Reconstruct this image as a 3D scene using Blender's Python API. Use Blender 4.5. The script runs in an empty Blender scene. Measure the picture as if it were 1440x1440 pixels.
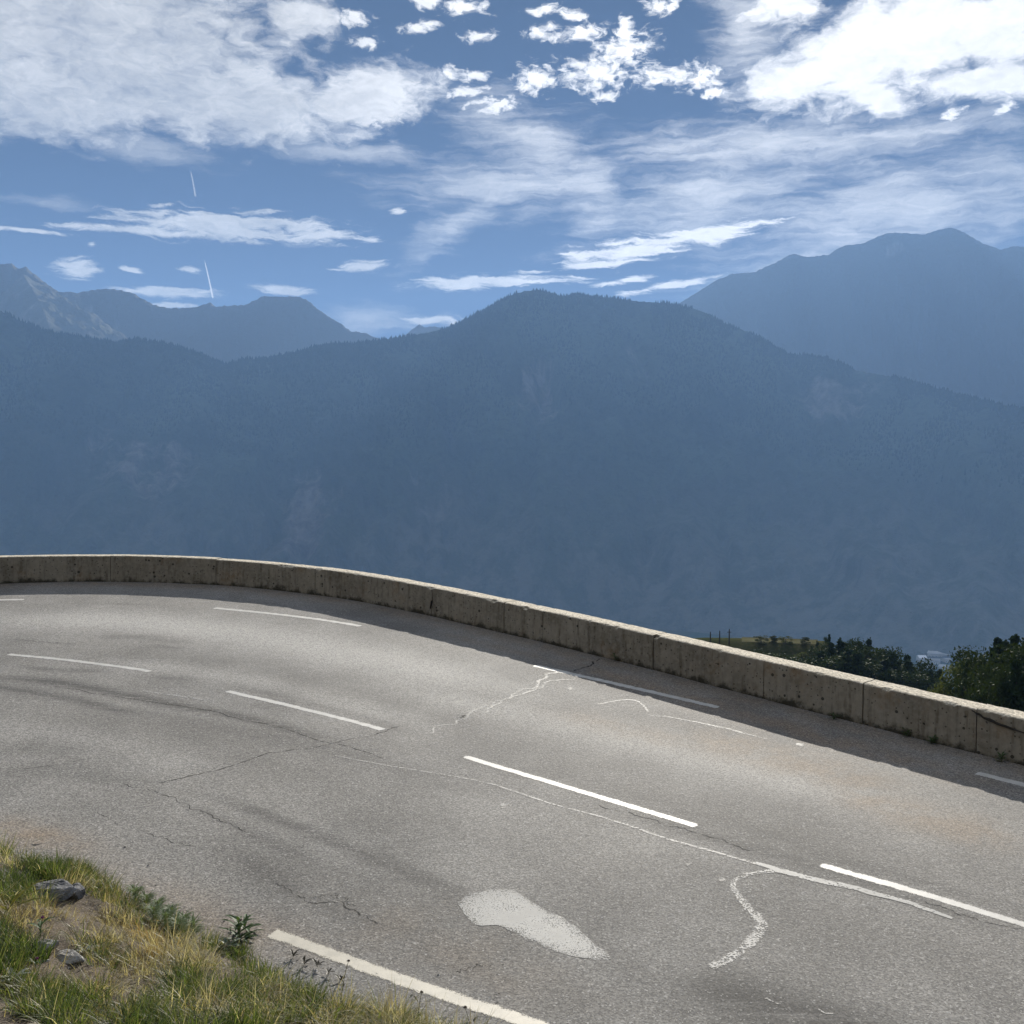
import bpy, math, random
import numpy as np
random.seed(7); RNG = np.random.default_rng(11)
C = bpy.context.scene.collection
scene = bpy.context.scene
R = math.radians

# ------------------------------------------------------------------ the place
CAMZ = 4.11                       # eye height above the road datum
F = 1440.0
PITCH = math.atan(50 / F)
NRM = np.array([0.03975329, -0.06897456, 0.99682606])   # the banked road surface
HP = 4.1
SUN_AZ, SUN_EL = R(12.5), R(22.5)


def ray(x, y):
    u = (np.asarray(x, float) - 720) / F
    v = -(np.asarray(y, float) - 720) / F
    cp, sp = math.cos(PITCH), math.sin(PITCH)
    return np.stack([u, cp + v * sp, -sp + v * cp], -1)


def plane_z(x, y):
    return CAMZ + (-HP - NRM[0] * x - NRM[1] * y) / NRM[2]


def at(x, y, lift=0.0):           # a spot of the road surface
    d = ray(x, y)
    t = -HP / (d @ NRM)
    p = d * t[..., None]
    p[..., 2] += CAMZ + lift
    return p


def azel(x, y):
    d = ray(x, y)
    return np.arctan2(d[..., 0], d[..., 1]), np.arctan2(d[..., 2], np.hypot(d[..., 0], d[..., 1]))


def spline(P, n):                 # Catmull-Rom through P, resampled evenly
    P = np.asarray(P, float)
    Q = np.vstack([2 * P[0] - P[1], P, 2 * P[-1] - P[-2]])
    out = []
    for i in range(1, len(Q) - 2):
        t = np.linspace(0, 1, 24, endpoint=False)[:, None]
        a, b, c, d = Q[i - 1], Q[i], Q[i + 1], Q[i + 2]
        out.append(.5 * (2 * b + (c - a) * t + (2 * a - 5 * b + 4 * c - d) * t * t + (3 * b - a - 3 * c + d) * t ** 3))
    out = np.vstack(out + [P[-1:]])
    s = np.r_[0, np.cumsum(np.linalg.norm(np.diff(out, axis=0), axis=1))]
    si = np.linspace(0, s[-1], n)
    return np.stack([np.interp(si, s, out[:, k]) for k in range(out.shape[1])], 1)


def seg_dist(X, Y, line):         # distance and side (positive = left of travel) to a polyline, and arc length
    X = np.asarray(X, float); Y = np.asarray(Y, float)
    if len(line) > 160 and X.size > 400: line = line[np.unique(np.r_[np.arange(0, len(line), len(line) // 110), len(line) - 1])]
    D = np.diff(line[:, :2], axis=0); D = D / (np.linalg.norm(D, axis=1)[:, None] + 1e-12)
    Tv = np.vstack([D[:1], D[:-1] + D[1:], D[-1:]])
    best = np.full(X.shape, 1e9); side = np.zeros(X.shape); arc = np.zeros(X.shape); s0 = 0.0
    for i, (a, b) in enumerate(zip(line[:-1], line[1:])):
        d = b[:2] - a[:2]; L = math.hypot(*d)
        if L < 1e-9: continue
        t = np.clip(((X - a[0]) * d[0] + (Y - a[1]) * d[1]) / L ** 2, 0, 1)
        dx = X - a[0] - t * d[0]; dy = Y - a[1] - t * d[1]
        q = dx * dx + dy * dy
        tx = np.where(t <= 0, Tv[i, 0], np.where(t >= 1, Tv[i + 1, 0], d[0])); ty = np.where(t <= 0, Tv[i, 1], np.where(t >= 1, Tv[i + 1, 1], d[1]))
        m = q < best
        best = np.where(m, q, best); side = np.where(m, np.sign(tx * dy - ty * dx), side); arc = np.where(m, s0 + t * L, arc)
        s0 += L
    return np.sqrt(best), side, arc


def vnoise(x, y, seed=0):         # smooth value noise, -1..1
    x = np.asarray(x, float); y = np.asarray(y, float)
    xi = np.floor(x).astype(np.int64); yi = np.floor(y).astype(np.int64)
    fx = x - xi; fy = y - yi
    fx = fx * fx * fx * (fx * (fx * 6 - 15) + 10); fy = fy * fy * fy * (fy * (fy * 6 - 15) + 10)

    def h(i, j):
        n = (i * 374761393 + j * 668265263 + seed * 1442695041) & 0xffffffff
        n = ((n ^ (n >> 13)) * 1274126177) & 0xffffffff
        return ((n ^ (n >> 16)) & 0xffff) / 32767.5 - 1
    a = h(xi, yi); b = h(xi + 1, yi); c = h(xi, yi + 1); d = h(xi + 1, yi + 1)
    return (a * (1 - fx) + b * fx) * (1 - fy) + (c * (1 - fx) + d * fx) * fy


def fbm(x, y, seed=0, o=5, gain=.5):
    s = 0; a = 1; t = 0
    for k in range(o):
        s = s + a * vnoise(x * 2 ** k, y * 2 ** k, seed + k * 17); t += a; a *= gain
    return s / t


# ------------------------------------------------------------------ object helpers
def tag(o, label=None, cat=None, group=None, kind=None):
    if label: o['label'] = label
    if cat: o['category'] = cat
    if group: o['group'] = group
    if kind: o['kind'] = kind
    return o


def empty(name, loc=(0, 0, 0), rz=0):
    o = bpy.data.objects.new(name, None); C.objects.link(o)
    o.location = loc; o.rotation_euler = (0, 0, rz); o.empty_display_size = .1
    return o


def mesh(name, V, Fc, mats, parent=None, smooth=False, midx=None, attrs=None, loc=None):
    """one mesh object from arrays; Fc is an (n,k) array or a list of such arrays"""
    me = bpy.data.meshes.new(name)
    V = np.asarray(V, np.float32)
    Fl = Fc if isinstance(Fc, list) else [Fc]
    Fl = [np.asarray(f, np.int32) for f in Fl if len(f)]
    me.vertices.add(len(V)); me.vertices.foreach_set('co', V.ravel())
    tot = np.concatenate([np.full(len(f), f.shape[1], np.int32) for f in Fl])
    idx = np.concatenate([f.ravel() for f in Fl])
    me.loops.add(len(idx)); me.loops.foreach_set('vertex_index', idx)
    me.polygons.add(len(tot))
    me.polygons.foreach_set('loop_start', np.r_[0, np.cumsum(tot)[:-1]].astype(np.int32))
    if midx is not None: me.polygons.foreach_set('material_index', np.asarray(midx, np.int32))
    me.polygons.foreach_set('use_smooth', np.full(len(tot), smooth))
    for k, a in (attrs or {}).items():
        a = np.asarray(a, np.float32)
        if a.ndim == 1:
            at_ = me.attributes.new(k, 'FLOAT', 'POINT'); at_.data.foreach_set('value', a)
        else:
            at_ = me.attributes.new(k, 'FLOAT_COLOR', 'POINT')
            at_.data.foreach_set('color', np.c_[a, np.ones(len(a))].astype(np.float32).ravel())
    me.update(calc_edges=True); me.validate()
    for m in (mats if isinstance(mats, (list, tuple)) else [mats]): me.materials.append(m)
    o = bpy.data.objects.new(name, me); C.objects.link(o)
    if parent: o.parent = parent
    if loc is not None: o.location = loc
    return o


def grid_faces(n, m, wrap=False):
    i, j = np.meshgrid(np.arange(n - 1), np.arange(m if wrap else m - 1), indexing='ij')
    j2 = (j + 1) % m
    return np.stack([i * m + j, i * m + j2, (i + 1) * m + j2, (i + 1) * m + j], -1).reshape(-1, 4)


class MB:                          # collects shapes into one mesh
    def __init__(s): s.V = []; s.F3 = []; s.F4 = []; s.n = 0
    def add(s, V, F):
        V = np.asarray(V, float); F = np.asarray(F, int) + s.n
        s.V.append(V); (s.F3 if F.shape[1] == 3 else s.F4).append(F); s.n += len(V)
    def tube(s, pts, rad, k=7):
        pts = np.asarray(pts, float); n = len(pts); rad = np.broadcast_to(rad, n)
        T = np.gradient(pts, axis=0); T /= np.linalg.norm(T, axis=1)[:, None] + 1e-12
        up = np.where(np.abs(T[:, 2:3]) > .9, [[1., 0, 0]], [[0, 0, 1.]])
        A = np.cross(T, up); A /= np.linalg.norm(A, axis=1)[:, None]; B = np.cross(T, A)
        th = np.linspace(0, 2 * np.pi, k, endpoint=False)
        ring = pts[:, None] + rad[:, None, None] * (A[:, None] * np.cos(th)[None, :, None] + B[:, None] * np.sin(th)[None, :, None])
        V = np.vstack([ring.reshape(-1, 3), pts[:1], pts[-1:]])
        s.add(V, grid_faces(n, k, True)[:, ::-1])
        a = np.arange(k); b = (a + 1) % k
        off = s.n - len(V)
        s.F3.append(np.stack([b, a, np.full(k, n * k)], 1) + off)
        s.F3.append(np.stack([a, b, np.full(k, n * k + 1) - (0)], 1) * np.array([1, 1, 0]) + np.stack([np.full(k, (n - 1) * k)] * 2 + [np.full(k, n * k + 1)], 1) + off)
    def box(s, lo, hi):
        x0, y0, z0 = lo; x1, y1, z1 = hi
        s.add([(x0, y0, z0), (x1, y0, z0), (x1, y1, z0), (x0, y1, z0), (x0, y0, z1), (x1, y0, z1), (x1, y1, z1), (x0, y1, z1)],
              [(3, 2, 1, 0), (4, 5, 6, 7), (0, 1, 5, 4), (1, 2, 6, 5), (2, 3, 7, 6), (3, 0, 4, 7)])
    def build(s, name, mat, parent=None, smooth=False, loc=None):
        F = [np.vstack(f) for f in (s.F3, s.F4) if f]
        return mesh(name, np.vstack(s.V), F, mat, parent, smooth, loc=loc)


# ------------------------------------------------------------------ node helpers
class NT:
    def __init__(s, tree): s.t = tree; s.n = tree.nodes; s.l = tree.links
    def node(s, typ, inputs=None, **props):
        n = s.n.new(typ)
        for k, v in props.items(): setattr(n, k, v)
        for k, v in (inputs or {}).items(): s.put(n.inputs[k], v)
        return n
    def put(s, sock, v):
        if isinstance(v, bpy.types.NodeSocket): s.l.new(v, sock)
        elif isinstance(v, bpy.types.Node): s.l.new(v.outputs[0], sock)
        elif hasattr(sock.default_value, '__len__') and not hasattr(v, '__len__'): sock.default_value = [v] * len(sock.default_value)
        elif hasattr(v, '__len__') and len(v) == 3 and len(sock.default_value) == 4: sock.default_value = (*v, 1)
        else: sock.default_value = v
    def math(s, op, a, b=0.0, c=None, clamp=False):
        n = s.n.new('ShaderNodeMath'); n.operation = op; n.use_clamp = clamp
        s.put(n.inputs[0], a); s.put(n.inputs[1], b)
        if c is not None: s.put(n.inputs[2], c)
        return n.outputs[0]
    def noise(s, vec, scale, detail=4, rough=.55, dist=0.0, out=0):
        n = s.node('ShaderNodeTexNoise', {'Vector': vec, 'Scale': scale, 'Detail': detail, 'Roughness': rough, 'Distortion': dist})
        return n.outputs[out]
    def ramp(s, v, lo, hi, a=0.0, b=1.0, smooth=True):
        n = s.node('ShaderNodeMapRange', {'Value': v, 'From Min': lo, 'From Max': hi, 'To Min': a, 'To Max': b})
        n.interpolation_type = 'SMOOTHSTEP' if smooth else 'LINEAR'
        return n.outputs[0]
    def mix(s, f, a, b, blend='MIX'):
        n = s.n.new('ShaderNodeMix'); n.data_type = 'RGBA'; n.blend_type = blend
        s.put(n.inputs[0], f); s.put(n.inputs[6], a); s.put(n.inputs[7], b)
        return n.outputs[2]
    def attr(s, name, out='Fac'):
        return s.node('ShaderNodeAttribute', attribute_name=name).outputs[out]
    def mapping(s, vec, scale=(1, 1, 1), loc=(0, 0, 0), rot=(0, 0, 0), kind='POINT'):
        return s.node('ShaderNodeMapping', {'Vector': vec, 'Location': loc, 'Rotation': rot, 'Scale': scale}, vector_type=kind).outputs[0]


def material(name):
    m = bpy.data.materials.new(name); m.use_nodes = True
    t = NT(m.node_tree); b = t.n['Principled BSDF']
    return m, t, b


def pos(t): return t.node('ShaderNodeNewGeometry').outputs['Position']


def bump(t, h, strength, dist):
    return t.node('ShaderNodeBump', {'Height': h, 'Strength': strength, 'Distance': dist}).outputs[0]


# ------------------------------------------------------------------ materials
def mat_asphalt():
    m, t, b = material('asphalt'); p = pos(t)
    fine = t.noise(p, 150, 2, .6)
    vor = t.node('ShaderNodeTexVoronoi', {'Vector': p, 'Scale': 78.0}, feature='F1').outputs['Color']
    cell = t.node('ShaderNodeSeparateColor', {0: vor}).outputs[0]
    mid = t.noise(p, 22, 4, .6)
    big = t.noise(p, 1.1, 5, .6); vast = t.noise(p, .28, 3, .5)
    base = t.mix(t.ramp(big, .3, .72), (.124, .121, .115), (.186, .183, .175))
    base = t.mix(t.ramp(vast, .35, .7, 0, .5), base, (.26, .25, .232))
    base = t.mix(t.math('MULTIPLY', t.attr('light'), .8), base, (.42, .41, .39))  # polished bands made paler to paint the backlit sheen of far asphalt
    base = t.mix(t.math('MULTIPLY', t.attr('worn'), .75, clamp=True), base, (.085, .081, .074))
    rustn = t.math('MULTIPLY', t.attr('rust'), t.ramp(t.noise(p, 2.3, 6, .65), .25, .62))
    base = t.mix(t.math('MULTIPLY', rustn, .85, clamp=True), base, (.225, .172, .120))
    brk = t.noise(t.mapping(p, (.8, 7.0, 1), rot=(0, 0, R(24))), 1.9, 7, .72)
    tyre = t.math('MULTIPLY', t.attr('tyre'), t.ramp(brk, .27, .53))
    base = t.mix(t.math('MULTIPLY', tyre, .9, clamp=True), base, (.040, .039, .038))
    # stones of the worn surface: pale and dark chips
    speck = t.math('ADD', t.math('MULTIPLY', cell, .9), t.math('MULTIPLY', fine, .75))
    base = t.mix(1.0, base, t.node('ShaderNodeCombineColor', {0: t.ramp(speck, .3, 1.3, .41, 1.57, False), 1: t.ramp(speck, .3, 1.3, .41, 1.56, False), 2: t.ramp(speck, .3, 1.3, .42, 1.54, False)}).outputs[0], 'MULTIPLY')
    pale = t.math('MULTIPLY', t.ramp(cell, .93, .97), t.ramp(mid, .35, .6))
    base = t.mix(t.math('MULTIPLY', pale, .38), base, (.55, .54, .52))
    t.put(b.inputs['Base Color'], base)
    t.put(b.inputs['Roughness'], t.ramp(fine, .3, .7, .74, .95))
    b.inputs['Specular IOR Level'].default_value = .4
    h = t.math('ADD', t.math('MULTIPLY', cell, .6), t.math('MULTIPLY', fine, .5))
    h = t.math('ADD', h, t.math('MULTIPLY', mid, .8))
    t.put(b.inputs['Normal'], bump(t, h, .65, .006))
    return m


def mat_paint(name, col, worn=.45, edge=True):
    m, t, b = material(name); p = pos(t)
    n = t.noise(p, 95, 4, .65); n2 = t.noise(p, 9, 5, .6)
    c = t.mix(t.ramp(n2, .35, .7), col, tuple(k * .82 for k in col))
    c = t.mix(t.ramp(n, .52, .72, 0, .35), c, (.2, .19, .17))
    t.put(b.inputs['Base Color'], c); b.inputs['Roughness'].default_value = .6
    t.put(b.inputs['Normal'], bump(t, n, .4, .004))
    e = t.attr('edge')            # 0 in the middle, 1 at the rim
    k = t.math('ADD', t.math('MULTIPLY', e, .55), t.math('MULTIPLY', n, .6))
    k = t.math('ADD', k, t.math('MULTIPLY', n2, .35))
    a = t.ramp(k, 1.02 - worn * .35, 1.10 - worn * .35, 1, 0)
    t.put(b.inputs['Alpha'], a)
    return m


def mat_remnant(name, col, cover, sc=70):
    m, t, b = material(name); p = pos(t)
    n = t.noise(p, sc, 3, .6); n2 = t.noise(p, 6, 4, .6)
    b.inputs['Roughness'].default_value = .7
    t.put(b.inputs['Base Color'], t.mix(t.ramp(n2, .3, .7), col, tuple(k * .75 for k in col)))
    e = t.attr('edge')
    k = t.math('ADD', n, t.math('MULTIPLY', t.math('SUBTRACT', n2, .5), .45))
    k = t.math('SUBTRACT', k, t.math('MULTIPLY', t.math('POWER', e, 5.0), .14))
    t.put(b.inputs['Alpha'], t.ramp(k, .5 - cover - .05, .5 - cover + .06, 0, .95))
    return m


def mat_crack():
    m, t, b = material('crack'); p = pos(t)
    t.put(b.inputs['Base Color'], (.022, .021, .020)); b.inputs['Roughness'].default_value = .95
    n = t.noise(p, 7, 5, .7)
    e = t.attr('edge')
    t.put(b.inputs['Alpha'], t.ramp(t.math('SUBTRACT', n, t.math('MULTIPLY', e, .18)), .34, .50, 0, .80))
    return m


def mat_concrete():
    m, t, b = material('old_concrete'); p = pos(t)
    nz = t.node('ShaderNodeSeparateXYZ', {0: t.node('ShaderNodeNewGeometry').outputs['True Normal']}).outputs[2]
    big = t.noise(p, 1.6, 6, .65); mid = t.noise(p, 14, 5, .6); fine = t.noise(p, 90, 3, .6)
    streak = t.noise(t.mapping(p, (5, 5, .55)), 2.2, 5, .65)
    c = t.mix(t.ramp(big, .32, .68), (.180, .155, .117), (.285, .250, .194))
    c = t.mix(t.ramp(streak, .46, .70, 0, .8), c, (.105, .083, .057))
    rust = t.ramp(t.noise(t.mapping(p, (1, 1, 1), (7, 3, 1)), 1.1, 6, .7), .56, .74, 0, .8)
    c = t.mix(rust, c, (.22, .145, .08))
    c = t.mix(t.ramp(mid, .35, .75, 0, .4), c, (.40, .36, .29))
    # pits left by air bubbles
    v = t.node('ShaderNodeTexVoronoi', {'Vector': t.mapping(p, (1, 1, 1)), 'Scale': 7.0, 'Randomness': 1.0}, feature='F1')
    rad = t.math('MULTIPLY', t.node('ShaderNodeSeparateColor', {0: v.outputs['Color']}).outputs[1], .20)
    pit = t.ramp(t.math('SUBTRACT', v.outputs['Distance'], t.math('SUBTRACT', rad, .015)), 0, .02, 1, 0)
    v2 = t.node('ShaderNodeTexVoronoi', {'Vector': p, 'Scale': 26.0}, feature='F1')
    rad2 = t.math('MULTIPLY', t.math('POWER', t.node('ShaderNodeSeparateColor', {0: v2.outputs['Color']}).outputs[1], 3.0), .36)
    pit2 = t.ramp(t.math('SUBTRACT', v2.outputs['Distance'], rad2), -.02, .03, 1, 0)
    pits = t.math('MAXIMUM', pit, t.math('MULTIPLY', pit2, .8))
    side = t.ramp(nz, .35, .8, 1, 0)
    c = t.mix(t.math('MULTIPLY', t.math('MULTIPLY', pits, side), .85), c, (.03, .027, .022))
    # exposed pebbles on the weathered top
    v3 = t.node('ShaderNodeTexVoronoi', {'Vector': p, 'Scale': 38.0}, feature='F1')
    cellv = t.node('ShaderNodeSeparateColor', {0: v3.outputs['Color']}).outputs[0]
    topc = t.mix(t.ramp(cellv, .05, .95, 0, 1, False), (.36, .32, .25), (.74, .67, .54))
    topc = t.mix(t.ramp(mid, .56, .7, 0, .75), topc, (.15, .12, .085))
    c = t.mix(t.math('SUBTRACT', 1.0, side), c, topc)
    # moss and dirt along the foot
    f = t.attr('foot')
    dirt = t.ramp(t.math('ADD', f, t.math('MULTIPLY', t.math('SUBTRACT', t.noise(p, 4, 6, .7), .5), 1.3)), .70, 1.02, 0, .92)
    c = t.mix(dirt, c, (.030, .027, .018))
    t.put(b.inputs['Base Color'], c); b.inputs['Roughness'].default_value = .92
    b.inputs['Specular IOR Level'].default_value = .25
    h = t.math('ADD', t.math('MULTIPLY', mid, .6), t.math('MULTIPLY', fine, .35))
    h = t.math('SUBTRACT', h, t.math('MULTIPLY', pits, .8))
    h = t.math('ADD', h, t.math('MULTIPLY', t.math('MULTIPLY', cellv, t.math('SUBTRACT', 1.0, side)), .8))
    t.put(b.inputs['Normal'], bump(t, h, .8, .012))
    return m


def mat_soil():
    m, t, b = material('verge_soil'); p = pos(t)
    n = t.noise(p, 5, 6, .65); f = t.noise(p, 60, 4, .7)
    c = t.mix(t.ramp(n, .3, .7), (.060, .044, .030), (.155, .120, .085))
    c = t.mix(t.ramp(f, .5, .75, 0, .7), c, (.26, .22, .16))
    c = t.mix(t.ramp(f, .48, .3, 0, .7), c, (.035, .026, .018))
    t.put(b.inputs['Base Color'], c); b.inputs['Roughness'].default_value = .95
    t.put(b.inputs['Normal'], bump(t, t.math('ADD', f, n), .9, .03))
    return m


def mat_leaf(name, col=None, trans=.45, vary=None, rough=.55, spec=.3):
    """thin leaf or blade: light passes through it. Uses the point colour 'tint' when col is None"""
    m, t, b = material(name)
    base = t.attr('tint', 'Color') if col is None else col
    if vary is not None:
        oi = t.node('ShaderNodeObjectInfo').outputs['Random']
        geo = t.noise(t.node('ShaderNodeTexCoord').outputs['Object'], vary[1], 3, .6)
        base = t.mix(t.ramp(geo, .3, .7), col, vary[0])
        base = t.mix(t.math('MULTIPLY', oi, .4), base, vary[2])
    t.put(b.inputs['Base Color'], base); b.inputs['Roughness'].default_value = rough
    b.inputs['Specular IOR Level'].default_value = spec
    tr = t.node('ShaderNodeBsdfTranslucent', {'Color': t.mix(1.0, base, (1.15, 1.1, .6), 'MULTIPLY')})
    mx = t.node('ShaderNodeMixShader', {0: trans, 1: b.outputs[0], 2: tr.outputs[0]})
    t.put(t.n['Material Output'].inputs[0], mx.outputs[0])
    return m


def mat_rock(name, a, bcol, sc=6):
    m, t, b = material(name)
    p = t.node('ShaderNodeTexCoord').outputs['Object']
    n = t.noise(p, sc, 6, .7); n2 = t.noise(p, sc * 7, 4, .7)
    c = t.mix(t.ramp(n, .38, .62), a, bcol)
    c = t.mix(t.ramp(n2, .55, .68, 0, .7), c, (.55, .54, .52))
    t.put(b.inputs['Base Color'], c); b.inputs['Roughness'].default_value = .85
    t.put(b.inputs['Normal'], bump(t, t.math('ADD', n, n2), .8, .03))
    return m


def mat_flat(name, col, rough=.7, n_sc=3.0, var=.25):
    m, t, b = material(name)
    n = t.noise(t.node('ShaderNodeTexCoord').outputs['Object'], n_sc, 4, .6)
    t.put(b.inputs['Base Color'], t.mix(t.ramp(n, .3, .7), col, tuple(k * (1 - var) for k in col)))
    b.inputs['Roughness'].default_value = rough
    if rough >= 1: b.inputs['Specular IOR Level'].default_value = 0
    return m


def mat_mountain(name, forest, meadow, rockc, rock_amt, tree_line, lowk=0.0):
    m, t, b = material(name); p = pos(t)
    gm = t.node('ShaderNodeNewGeometry')
    xyz = t.node('ShaderNodeSeparateXYZ', {0: gm.outputs['Position']})
    steep = t.attr('cliff')
    n = t.noise(p, .0022, 8, .62); n2 = t.noise(t.mapping(p, (1, 1, .22)), .009, 6, .65)
    n3 = t.noise(p, .03, 4, .7)
    streak = t.noise(t.mapping(p, (1, 1, .07)), .012, 7, .72)
    c = t.mix(t.ramp(n, .40, .60), forest, tuple(k * 2.0 for k in forest))
    c = t.mix(t.ramp(n3, .45, .7, 0, .6), c, tuple(k * .5 for k in forest))
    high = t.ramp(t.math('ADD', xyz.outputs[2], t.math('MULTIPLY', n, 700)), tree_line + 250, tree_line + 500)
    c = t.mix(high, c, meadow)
    c = t.mix(t.ramp(t.math('ADD', xyz.outputs[2], t.math('MULTIPLY', n, 700)), 520, -250, 0, lowk), c, t.mix(t.ramp(n2, .38, .62), (.085, .098, .075), (.15, .155, .135)))  # paints brighter haze into the lower slopes as a paler ground tone
    rk = t.mix(t.ramp(streak, .35, .68), rockc, tuple(k * .42 for k in rockc))
    f = t.math('ADD', t.math('MULTIPLY', steep, 1.0), t.math('MULTIPLY', t.math('SUBTRACT', n2, .5), 1.5))
    f = t.ramp(f, .45 - rock_amt, 1.05 - rock_amt)
    c = t.mix(f, c, rk)
    t.put(b.inputs['Base Color'], c); b.inputs['Roughness'].default_value = 1.0
    b.inputs['Specular IOR Level'].default_value = .05
    t.put(b.inputs['Normal'], bump(t, t.math('ADD', n3, streak), .7, 25))
    return m


def mat_ground():
    m, t, b = material('hillside_ground'); p = pos(t)
    n = t.noise(p, .05, 6, .65); n2 = t.noise(p, 1.3, 5, .65)
    z = t.node('ShaderNodeSeparateXYZ', {0: p}).outputs[2]
    c = t.mix(t.ramp(n, .35, .65), (.028, .038, .016), (.058, .060, .028))
    c = t.mix(t.ramp(n2, .4, .7, 0, .6), c, (.085, .075, .040))
    v = t.node('ShaderNodeTexVoronoi', {'Vector': p, 'Scale': .0042}, feature='F1').outputs['Color']
    vs = t.node('ShaderNodeSeparateColor', {0: v}).outputs[0]
    fields = t.mix(vs, (.045, .065, .03), (.085, .085, .045))
    low = t.ramp(z, -520, -590)
    c = t.mix(low, c, fields)
    t.put(b.inputs['Base Color'], c); b.inputs['Roughness'].default_value = 1.0
    b.inputs['Specular IOR Level'].default_value = 0
    t.put(b.inputs['Normal'], bump(t, n2, .3, .1))
    return m


# ------------------------------------------------------------------ curves of the place (on the road surface)
wall_px = [(0, 820), (158, 816), (311, 820.5), (453, 834.5), (576, 858), (710, 890), (885, 933), (1073, 983), (1213, 1019.5), (1440, 1077)]
wb = at(*np.array(wall_px, float).T)
wb = np.vstack([[(-22.5, 8, 0), (-19.5, 13.2, 0), (-16.6, 17.0, 0), (-13.6, 19.7, 0)], wb, [(8.2, 10.35, 0), (10.6, 7.95, 0), (13.4, 5.1, 0), (17, 1.4, 0), (22, -3.8, 0)]])
ws = wb[:, :2].copy()
for _ in range(2):                 # ease the survey's wobble
    ws[1:-1] = .7 * ws[1:-1] + .15 * (ws[:-2] + ws[2:])
WALL = spline(ws, 700)             # front foot of the parapet, left to right
EDGE_PX = [(-420, 1105), (-150, 1180), (0, 1208), (90, 1216), (170, 1250), (245, 1303), (320, 1345), (400, 1385), (500, 1418), (600, 1452), (800, 1530), (1100, 1650)]
eb = at(*np.array(EDGE_PX, float).T)[:, :2]
d0 = eb[0] - eb[1]; d1 = eb[-1] - eb[-2]
EDGE = spline(eb, 60)              # where the verge meets the asphalt
EDGE = np.vstack([EDGE[0] + d0 / np.linalg.norm(d0) * 25, EDGE, EDGE[-1] + d1 / np.linalg.norm(d1) * 25])


def rise(X, Y):                    # height of the verge above the road surface
    d, s, _ = seg_dist(X, Y, EDGE)
    d = np.where(s < 0, d, -d)     # the verge lies to the right of travel (towards the viewer)
    return d


def verge_z(X, Y, rough=True):
    d = rise(X, Y)
    z = plane_z(X, Y) + np.where(d > 0, .40 * d + .05 * (1 - np.exp(-np.maximum(d, 0) / .12)), d * .25 - .0)
    if rough:
        a = np.clip(d / .5, 0, 1)
        z = z + a * (.10 * fbm(X * .9, Y * .9, 3) + .045 * fbm(X * 4, Y * 4, 9))
    return z


def profile(r, az):                # the hillside below, relative to the camera
    def kn(rs, zs): return np.interp(r, rs, zs)
    N = kn([0, 25, 60, 200, 1000, 2500, 4000, 20000], [-8, -16, -42, -140, -500, -628, -642, -642])
    S = kn([0, 25, 60, 130, 190, 232, 250, 263, 285, 350, 1000, 2500, 4000, 20000], [-8, -14, -38, -58, -60, -52, -40.0, -40.6, -47, -90, -460, -628, -642, -642])
    S2 = kn([0, 25, 60, 130, 190, 250, 350, 1000, 2500, 4000, 20000], [-8, -13, -25, -37, -45, -62, -110, -470, -628, -642, -642])
    a = np.degrees(az)
    sm = lambda x, lo, hi: (lambda q: q * q * (3 - 2 * q))(np.clip((x - lo) / (hi - lo), 0, 1))
    S = S + (S2 - S) * sm(a, 17.0, 20.5)
    w = sm(a, -28, 11.0)
    return N + (S - N) * w


def ground_z(X, Y):
    r = np.hypot(X, Y); az = np.arctan2(X, Y)
    k = np.minimum(1, 40 / np.maximum(r, 1e-6))
    pz = plane_z(X * k, Y * k) - .35
    dw, sw, _ = seg_dist(X, Y, WALL)
    out = np.where(sw > 0, dw, 0)
    de = rise(X, Y)
    z_in = pz + np.where(de > 0, .40 * np.minimum(de, 9) + .30 * np.maximum(de - 9, 0), 0)
    z_in = np.minimum(z_in, 700)
    z_out = np.maximum(pz - .15 - .85 * np.maximum(out - .7, 0), profile(r, az) + CAMZ)
    rough = np.clip((r - 60) / 200, 0, 1)
    z_out = z_out + rough * np.where(r > 320, 14, .6) * fbm(X / 90, Y / 90, 5) * np.clip((2500 - r) / 1500, .05, 1)
    return np.where(out > 0, z_out, z_in)


# ------------------------------------------------------------------ setting: ground, mountains
M = {}
M['asphalt'] = mat_asphalt(); M['concrete'] = mat_concrete(); M['ground'] = mat_ground(); M['soil'] = mat_soil()
rr = np.r_[0.4, np.geomspace(2, 9, 14), np.linspace(9.8, 34, 50), np.geomspace(35, 400, 90), np.geomspace(415, 16500, 70)]
aa = np.r_[np.linspace(-180, -40, 60, endpoint=False), np.linspace(-40, 40, 320, endpoint=False), np.linspace(40, 180, 60, endpoint=False)] * math.pi / 180
RR, AA = np.meshgrid(rr, aa, indexing='ij')
X = RR * np.sin(AA); Y = RR * np.cos(AA)
V = np.stack([X, Y, ground_z(X, Y)], -1).reshape(-1, 3)
g = mesh('ground', V, grid_faces(len(rr), len(aa), True)[:, ::-1], M['ground'], smooth=True)
tag(g, 'hillside falling from the road to the hazy valley floor', 'ground', kind='structure')


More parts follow.
